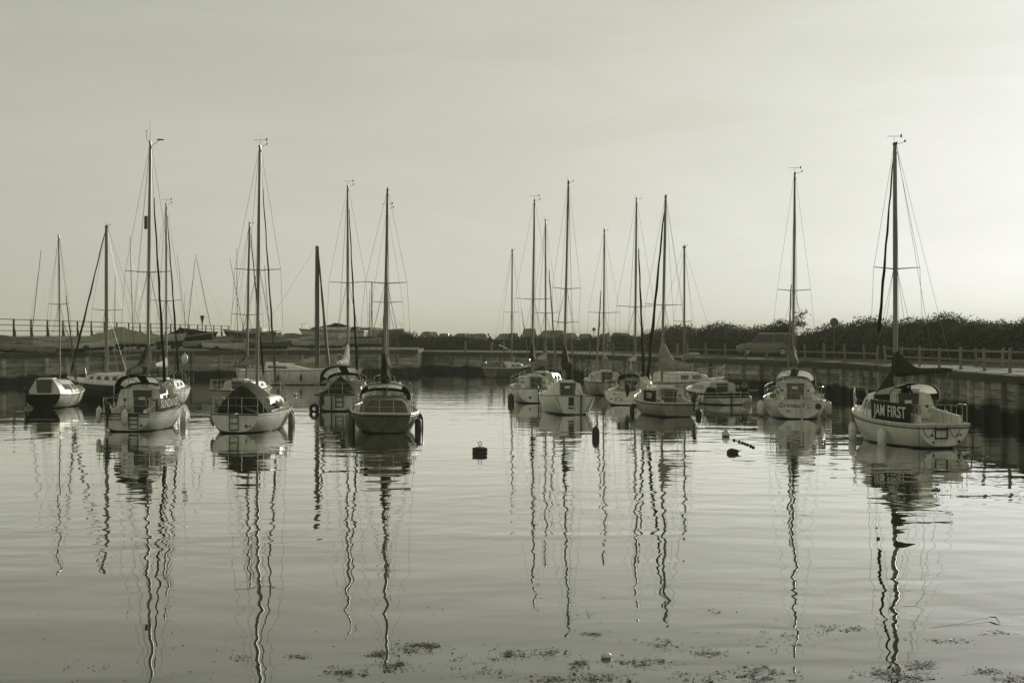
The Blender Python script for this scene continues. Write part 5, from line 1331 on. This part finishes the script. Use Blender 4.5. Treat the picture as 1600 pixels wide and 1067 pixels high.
car('pale car parked in the yard above the tent-covered dinghy', at(429, 176, ZL + .005), R(-70), 'car_lt', 4.3, 1.8, 1.75, 'estate', 'cars by the quay')
car('dark car parked between the pale car and the laid-up cruiser', at(455, 178, ZL + .005), R(-75), 'car_dk', 4.2, 1.75, 1.5, 'hatch', 'cars by the quay')

# ---------------------------------------------------------------- hedges and tree
def leaves(mb, pts, size, rr):
    for p in pts:
        n = Vector((rr.gauss(0, 1), rr.gauss(0, 1), rr.gauss(0, .7))).normalized()
        u = n.orthogonal().normalized(); u.rotate(Quaternion(n, rr.uniform(0, 6.28))); w = n.cross(u)
        a = size * rr.uniform(.6, 1.5); c = a * rr.uniform(.4, .75)
        p = Vector(p)
        mb.add([p - u * a, p - w * c * .8 - u * a * .1, p + u * a, p + w * c], [(0, 1, 2, 3)])
def hedge(label, line, tops, width, z0, dens, size, seed, name='hedge', vary=.25, spiky=.0):
    rr = random.Random(seed); o = empty(name, (line[0][0], line[0][1], z0)); tag(o, label, 'hedge')
    base = Vector((line[0][0], line[0][1], 0)); n = len(line); core = []; L = 0
    samp = []
    for i in range(n - 1):
        a, c = Vector((*line[i], 0)), Vector((*line[i + 1], 0)); ln = (c - a).length; k = max(2, int(ln / .7))
        for j in range(k):
            u = j / k; samp.append((a.lerp(c, u), (c - a).normalized(), tops[i] + (tops[i + 1] - tops[i]) * u))
    samp.append((Vector((*line[-1], 0)), samp[-1][1], tops[-1]))
    f1, f2 = rr.uniform(.35, .5), rr.uniform(.9, 1.3)
    lump = [rr.uniform(-1, 1) + 1.0 * math.sin(i * f1 + seed) + .7 * math.sin(i * f2 + 2 * seed) for i in range(len(samp))]
    lump = [(lump[max(0, i - 1)] + lump[i] + lump[min(len(lump) - 1, i + 1)]) / 3 * vary * 1.3 for i in range(len(lump))]
    prof = [(-.5, 0), (-.55, .3), (-.5, .62), (-.34, .88), (0, 1.0), (.34, .88), (.5, .62), (.5, 0)]
    lf = []
    for i, (p, t, top) in enumerate(samp):
        nn = Vector((t.y, -t.x, 0)); h = top - z0 + lump[i]
        core.append([p - base + nn * (a * width * .86) + Vector((0, 0, h * .93 * b)) for a, b in prof])
        per = int(dens * .7 * (h * 2 + width))
        for _ in range(per):
            s = rr.random() * (len(prof) - 1); q = int(s); f = s - q
            a = prof[q][0] * (1 - f) + prof[q + 1][0] * f; b = prof[q][1] * (1 - f) + prof[q + 1][1] * f
            k = rr.uniform(.84, 1.06) + (abs(rr.gauss(0, spiky)) if b > .8 else 0)
            wob = 1 + .1 * math.sin(p.x * 1.9 + b * 5) + .08 * math.sin(p.y * 2.7 - b * 3)
            lf.append(p - base + t * rr.uniform(-.4, .4) + nn * (a * width * k * wob) + Vector((0, 0, h * b * k * (wob if b < .9 else 1))))
        for _ in range(2):          # thin shoots standing out of the top
            if rr.random() < .5:
                b0 = p - base + t * rr.uniform(-.4, .4) + nn * (rr.uniform(-.35, .35) * width) + Vector((0, 0, h * .9)); tip = b0 + Vector((rr.uniform(-.25, .25), rr.uniform(-.2, .2), rr.uniform(.25, .55)))
                for k in range(7): lf.append(b0.lerp(tip, k / 6) + Vector((rr.gauss(0, .03), rr.gauss(0, .03), 0)))
    mb = MB(); mb.loft(core, False, True, True); mb.build('light_block_core', M['leaf_core'], o, True, 60)  # solid dark core added behind the leaves to block light
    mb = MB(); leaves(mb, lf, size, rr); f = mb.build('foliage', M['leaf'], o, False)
    return o
hd = [(13.6, 155), (16.2, 140), (19.0, 128), (20.6, 121.5)]
hedge('long dark hedge behind the parked grey estate car, left part', hd, [3.95, 4.05, 4.1, 4.05], 2.6, ZR, 130, .062, 3, vary=.16, spiky=.05)
hd = [(21.6, 119), (23.4, 113), (26.2, 104), (28.4, 97), (30.2, 90), (31.6, 82)]
hedge('tall dense hedge behind the two-rail fence at the right', hd, [3.85, 4.05, 4.4, 4.2, 4.4, 3.9], 3.4, ZR, 170, .06, 4, vary=.26, spiky=.04)
hedge('low dark hedge in front of the row of parked cars', [(-11.5, 172), (-2, 170), (7, 166), (14, 158)], [3.35, 3.3, 3.3, 3.45], 1.8, ZR, 90, .065, 5, vary=.12)
hedge('rough dark shrubbery at the near end of the car row', [(-14.5, 186), (-13, 176), (-11.2, 171)], [3.9, 3.85, 3.8], 2.2, ZR, 70, .08, 6, vary=.1)
# loose young tree over the estate car
o = empty('young_tree', at(1231, 124, ZR)); tag(o, 'loose young tree with see-through crown above the parked grey estate car', 'tree')
rr = random.Random(11); mb = MB(); mb.tube([(0, 0, 0), (-.05, 0, .8), (.05, .1, 1.8), (0, 0, 2.4)], [.08, .07, .055, .04], 7)
tips = []
for i in range(16):
    a = rr.uniform(0, 6.28); hh = rr.uniform(1.3, 2.3); r = rr.uniform(.5, 1.35); e = Vector((math.cos(a) * r + .15, math.sin(a) * r * .7, hh + rr.uniform(.2, 1.2) + .25 * math.cos(a) * r - r * .1))
    s = Vector((0, 0, hh)); m_ = s.lerp(e, .5) + Vector((0, 0, .12)); mb.tube([s, m_, e], [.03, .02, .008], 5); tips += [m_, e, e.lerp(m_, .5), e.lerp(m_, .3)]
mb.build('trunk', M['bark'], o)
lf = []
for p in tips:
    for _ in range(13): lf.append(p + Vector((rr.gauss(0, .15), rr.gauss(0, .15), rr.gauss(0, .13))))
mb = MB(); leaves(mb, lf, .075, rr); mb.build('crown', M['leaf'], o, False)
# grass verge tufts along the quay path are part of the mown ground; sign posts
def sign(label, px, d, z, h, r, pm='timber_lt'):
    o = empty('sign_post', at(px, d, z)); tag(o, label, 'sign')
    mb = MB(); mb.tube([(0, 0, 0), (0, 0, h)], .035, 6); mb.build('pole', M[pm], o)
    mb = MB(); mb.lathe([(r, -.015), (r, .015), (r * .9, .02)], 18, Matrix.Translation((0, -.05, h - r * .6)) @ Matrix.Rotation(R(90), 4, 'X')); mb.build('sign_plate', M['sign'], o)
    return o
sign('round sign on a tall pole in front of the tall hedge', 1303, 108, ZR, 2.62, .28)
sign('small round sign on a thin pole beyond the far row of cars', 928, 184, ZC, 2.0, .2, 'rail_dk')

# ---------------------------------------------------------------- people
def person(label, loc, rz, joints, top, legs, cap=True):
    o = empty('person', loc, (0, 0, rz)); tag(o, label, 'person')
    names = list(joints.keys()); me = bpy.data.meshes.new('body')
    vs = [joints[k][0] for k in names]; idx = {k: i for i, k in enumerate(names)}
    ed = [(idx[joints[k][2]], idx[k]) for k in names if joints[k][2]]
    me.from_pydata(vs, ed, []); me.update()
    bo = bpy.data.objects.new('body', me); C.objects.link(bo); bo.parent = o
    sk = bo.modifiers.new('skin', 'SKIN')
    for i, k in enumerate(names):
        r = joints[k][1]; me.skin_vertices[0].data[i].radius = (r, r); me.skin_vertices[0].data[i].use_root = (k == 'pelvis')
    sb = bo.modifiers.new('sub', 'SUBSURF'); sb.levels = 1; sb.render_levels = 2
    dg = bpy.context.evaluated_depsgraph_get(); ev = bo.evaluated_get(dg); m2 = bpy.data.meshes.new_from_object(ev)
    bo.modifiers.clear(); bo.data = m2
    m2.materials.clear(); m2.materials.append(M[top]); m2.materials.append(M[legs]); m2.materials.append(M['skin'])
    zp = joints['pelvis'][0][2]; zn = joints['neck'][0][2]
    hands = [Vector(joints[k][0]) for k in ('hand_l', 'hand_r')]
    for p in m2.polygons:
        c = p.center; p.use_smooth = True
        p.material_index = 2 if (c.z > zn or min((c - h).length for h in hands) < .09) else (1 if c.z < zp else 0)
    hd = Vector(joints['head'][0]); mb = MB()
    mb.lathe([(.1, 0), (.105, .05), (.085, .1), (.03, .125)], 12, Matrix.Translation(hd + Vector((0, 0, .02)))); mb.box(hd + Vector((.1, 0, .03)), (.12, .16, .02))
    mb.build('cap' if cap else 'hair', M['clothes_dk'], bo)
    return o
lean_pose = {'pelvis': ((0, 0, .92), .14, None), 'waist': ((.06, 0, 1.08), .125, 'pelvis'), 'chest': ((.2, 0, 1.3), .15, 'waist'), 'neck': ((.3, 0, 1.46), .055, 'chest'), 'head': ((.38, 0, 1.6), .095, 'neck'), 'crown': ((.4, 0, 1.68), .06, 'head'),
    'sh_l': ((.22, .19, 1.36), .065, 'chest'), 'el_l': ((.42, .24, 1.12), .045, 'sh_l'), 'wr_l': ((.62, .14, 1.05), .033, 'el_l'), 'hand_l': ((.7, .1, 1.03), .035, 'wr_l'),
    'sh_r': ((.22, -.19, 1.36), .065, 'chest'), 'el_r': ((.4, -.26, 1.12), .045, 'sh_r'), 'wr_r': ((.6, -.16, 1.03), .033, 'el_r'), 'hand_r': ((.68, -.12, 1.02), .035, 'wr_r'),
    'hip_l': ((0, .1, .86), .105, 'pelvis'), 'kn_l': ((.04, .11, .48), .065, 'hip_l'), 'an_l': ((-.05, .11, .09), .042, 'kn_l'), 'toe_l': ((.12, .12, .045), .038, 'an_l'),
    'hip_r': ((0, -.1, .86), .105, 'pelvis'), 'kn_r': ((.1, -.12, .49), .065, 'hip_r'), 'an_r': ((.08, -.12, .09), .042, 'kn_r'), 'toe_r': ((.25, -.13, .045), .038, 'an_r')}
stand_pose = {'pelvis': ((0, 0, .93), .14, None), 'waist': ((0, 0, 1.1), .125, 'pelvis'), 'chest': ((.0, 0, 1.34), .15, 'waist'), 'neck': ((.0, 0, 1.5), .055, 'chest'), 'head': ((.03, 0, 1.65), .095, 'neck'), 'crown': ((.03, 0, 1.73), .06, 'head'),
    'sh_l': ((0, .19, 1.4), .065, 'chest'), 'el_l': ((-.04, .26, 1.12), .045, 'sh_l'), 'wr_l': ((.1, .25, .9), .033, 'el_l'), 'hand_l': ((.14, .24, .82), .035, 'wr_l'),
    'sh_r': ((0, -.19, 1.4), .065, 'chest'), 'el_r': ((-.03, -.26, 1.12), .045, 'sh_r'), 'wr_r': ((.08, -.25, .9), .033, 'el_r'), 'hand_r': ((.12, -.24, .82), .035, 'wr_r'),
    'hip_l': ((0, .1, .86), .105, 'pelvis'), 'kn_l': ((.12, .11, .5), .065, 'hip_l'), 'an_l': ((.1, .11, .09), .042, 'kn_l'), 'toe_l': ((.26, .12, .045), .038, 'an_l'),
    'hip_r': ((0, -.1, .86), .105, 'pelvis'), 'kn_r': ((.02, -.12, .49), .065, 'hip_r'), 'an_r': ((-.16, -.12, .1), .042, 'kn_r'), 'toe_r': ((-.02, -.13, .045), .038, 'an_r')}
person('person in dark top and cap with pale trousers leaning forward on the far quay', at(769, 157, ZR), R(200), lean_pose, 'clothes_dk', 'clothes_lt')
person('person in pale clothes walking along the quay by the right end of the far cars', at(951, 140, ZR), R(150), stand_pose, 'clothes_lt', 'clothes_lt', False)

# ---------------------------------------------------------------- floating weed, stick
rr = random.Random(21)
clus = [(655, 1008, 34, 4, 150), (640, 1016, 40, 6, 90), (590, 1022, 26, 5, 90), (615, 1040, 26, 9, 110), (540, 1052, 40, 7, 120), (470, 1026, 18, 5, 40), (800, 1022, 28, 8, 120), (855, 1020, 22, 6, 70), (905, 1040, 16, 12, 70), (870, 1062, 60, 6, 110), (930, 1060, 50, 7, 130), (1000, 1034, 46, 9, 140), (1030, 1006, 30, 6, 60), (1105, 1018, 40, 7, 60), (1180, 1050, 40, 9, 110), (1190, 1062, 30, 6, 70), (925, 991, 16, 3, 40), (1300, 982, 34, 6, 50), (1335, 983, 14, 3, 40), (1380, 1052, 46, 9, 190), (1445, 1040, 18, 7, 120), (1420, 1060, 30, 6, 120), (1540, 1048, 22, 5, 80), (1580, 1062, 26, 6, 130), (1555, 988, 22, 3, 40), (1480, 1000, 50, 6, 50), (1120, 955, 22, 4, 14), (730, 1030, 40, 9, 30), (380, 1030, 30, 6, 24), (140, 1040, 60, 12, 18), (905, 960, 40, 6, 12), (1230, 1000, 60, 16, 50), (1100, 1058, 60, 8, 90), (760, 1052, 60, 10, 50)]
mb = MB()
for px, py, sx, sy, n in clus:
    seeds = [(px + rr.gauss(0, .5) * sx, py + rr.gauss(0, .5) * sy) for _ in range(max(3, n // 10))]
    for _ in range(int(n * (2.4 if px > 1100 else 1.7))):
        c0 = rr.choice(seeds); qx, qy = c0[0] + rr.gauss(0, 4.5), c0[1] + rr.gauss(0, 1.3)
        if rr.random() < .4: qx, qy = px + rr.gauss(0, .6) * sx, py + rr.gauss(0, .6) * sy
        if qy < 900: continue
        p = place(qx, min(1090, qy)) + Vector((0, 0, rr.uniform(.003, .012))); a = rr.uniform(.007, .023) * (1.8 if rr.random() < .15 else 1); c = a * rr.uniform(.25, .7); t = rr.uniform(0, 3.14)
        u = Vector((math.cos(t), math.sin(t), rr.uniform(-.1, .25))); w = Vector((-math.sin(t), math.cos(t), 0))
        mb.add([p - u * a, p - w * c, p + u * a * .3 - w * c * .6, p + u * a, p + w * c * .8, p - u * a * .4 + w * c], [(0, 1, 2, 3, 4, 5)])
for _ in range(260):
    qy = rr.uniform(760, 1085); qx = rr.uniform(-10, 1610); p = place(qx, qy) + Vector((0, 0, .004)); a = rr.uniform(.01, .035); t = rr.uniform(0, 3.14); u = Vector((math.cos(t), math.sin(t) , 0)); w = Vector((-math.sin(t), math.cos(t), 0))
    mb.add([p - u * a, p - w * a * .3, p + u * a, p + w * a * .35], [(0, 1, 2, 3)])
for px, py, sx, sy, n in clus:      # stringy fronds among the scraps
    for _ in range(max(1, n // 16)):
        p = place(px + rr.gauss(0, .5) * sx, min(1085, py + rr.gauss(0, .5) * sy)); a = rr.uniform(0, 6.28); w = rr.uniform(.002, .005); L = []; Rr = []
        for k in range(9):
            a += rr.uniform(-.5, .5); u = Vector((math.cos(a), math.sin(a), 0)); nn = Vector((-u.y, u.x, 0)); z = Vector((0, 0, .004 + .004 * math.sin(k)))
            L.append(p + nn * w + z); Rr.append(p - nn * w + z); p = p + u * rr.uniform(.012, .03)
        mb.loft([L, Rr], False)
o = mb.build('floating_seaweed', M['weed'], None, False); tag(o, 'dark scraps of seaweed floating on the near water', 'seaweed', None, 'stuff')
P0 = place(1500, 975); o = empty('floating_stick', P0); tag(o, 'thin stick with a pale tip floating in the right foreground', 'stick')
mb = MB(); mb.tube([place(1450, 981) - P0, place(1500, 975) - P0 + Vector((0, 0, .01)), place(1548, 967) - P0 + Vector((0, 0, .03))], [.0012, .002, .002], 5); mb.build('stem', M['canvas_md'], o)
mb = MB(); mb.tube([place(1546, 967) - P0 + Vector((0, 0, .03)), place(1556, 969) - P0 + Vector((0, 0, .04)), place(1563, 975) - P0 + Vector((0, 0, .01))], [.006, .01, .003], 6); mb.build('pale_tip', M['rope'], o)

# far hills across the water
mb = MB(); rows = [[], []]
for i in range(81):
    u = i / 80; x = -2600 + 5800 * u; h = 9 + 17 * math.exp(-((x - 460) / 330) ** 2) + 6 * math.exp(-((x - 1100) / 300) ** 2) + 2.5 * math.sin(u * 29) + 1.5 * math.sin(u * 63 + 1)
    rows[0].append(Vector((x, 6200, -5))); rows[1].append(Vector((x, 6500, max(3, h))))
rows.append([Vector((p.x, 7200, -5)) for p in rows[0]])
mb.loft(rows, False); o = mb.build('hills', M['hill'], None, True, 80); o['kind'] = 'structure'

# evening haze over the water: one closed box of even, thin air
hz = bpy.data.materials.new('evening_haze'); hz.use_nodes = True
hn = hz.node_tree.nodes; hl = hz.node_tree.links; hn.clear()
ho = hn.new('ShaderNodeOutputMaterial'); pv = hn.new('ShaderNodeVolumePrincipled')
pv.inputs['Color'].default_value = (0.9, 0.905, 0.8, 1); pv.inputs['Density'].default_value = 0.00033; pv.inputs['Anisotropy'].default_value = 0.2
hl.new(pv.outputs[0], ho.inputs['Volume'])
mb = MB(); mb.box((0, 3860, 12), (14400, 7880, 36)); o = mb.build('haze', hz, None, False); tag(o, 'thin evening haze in the air over the harbour', 'haze', None, 'stuff')
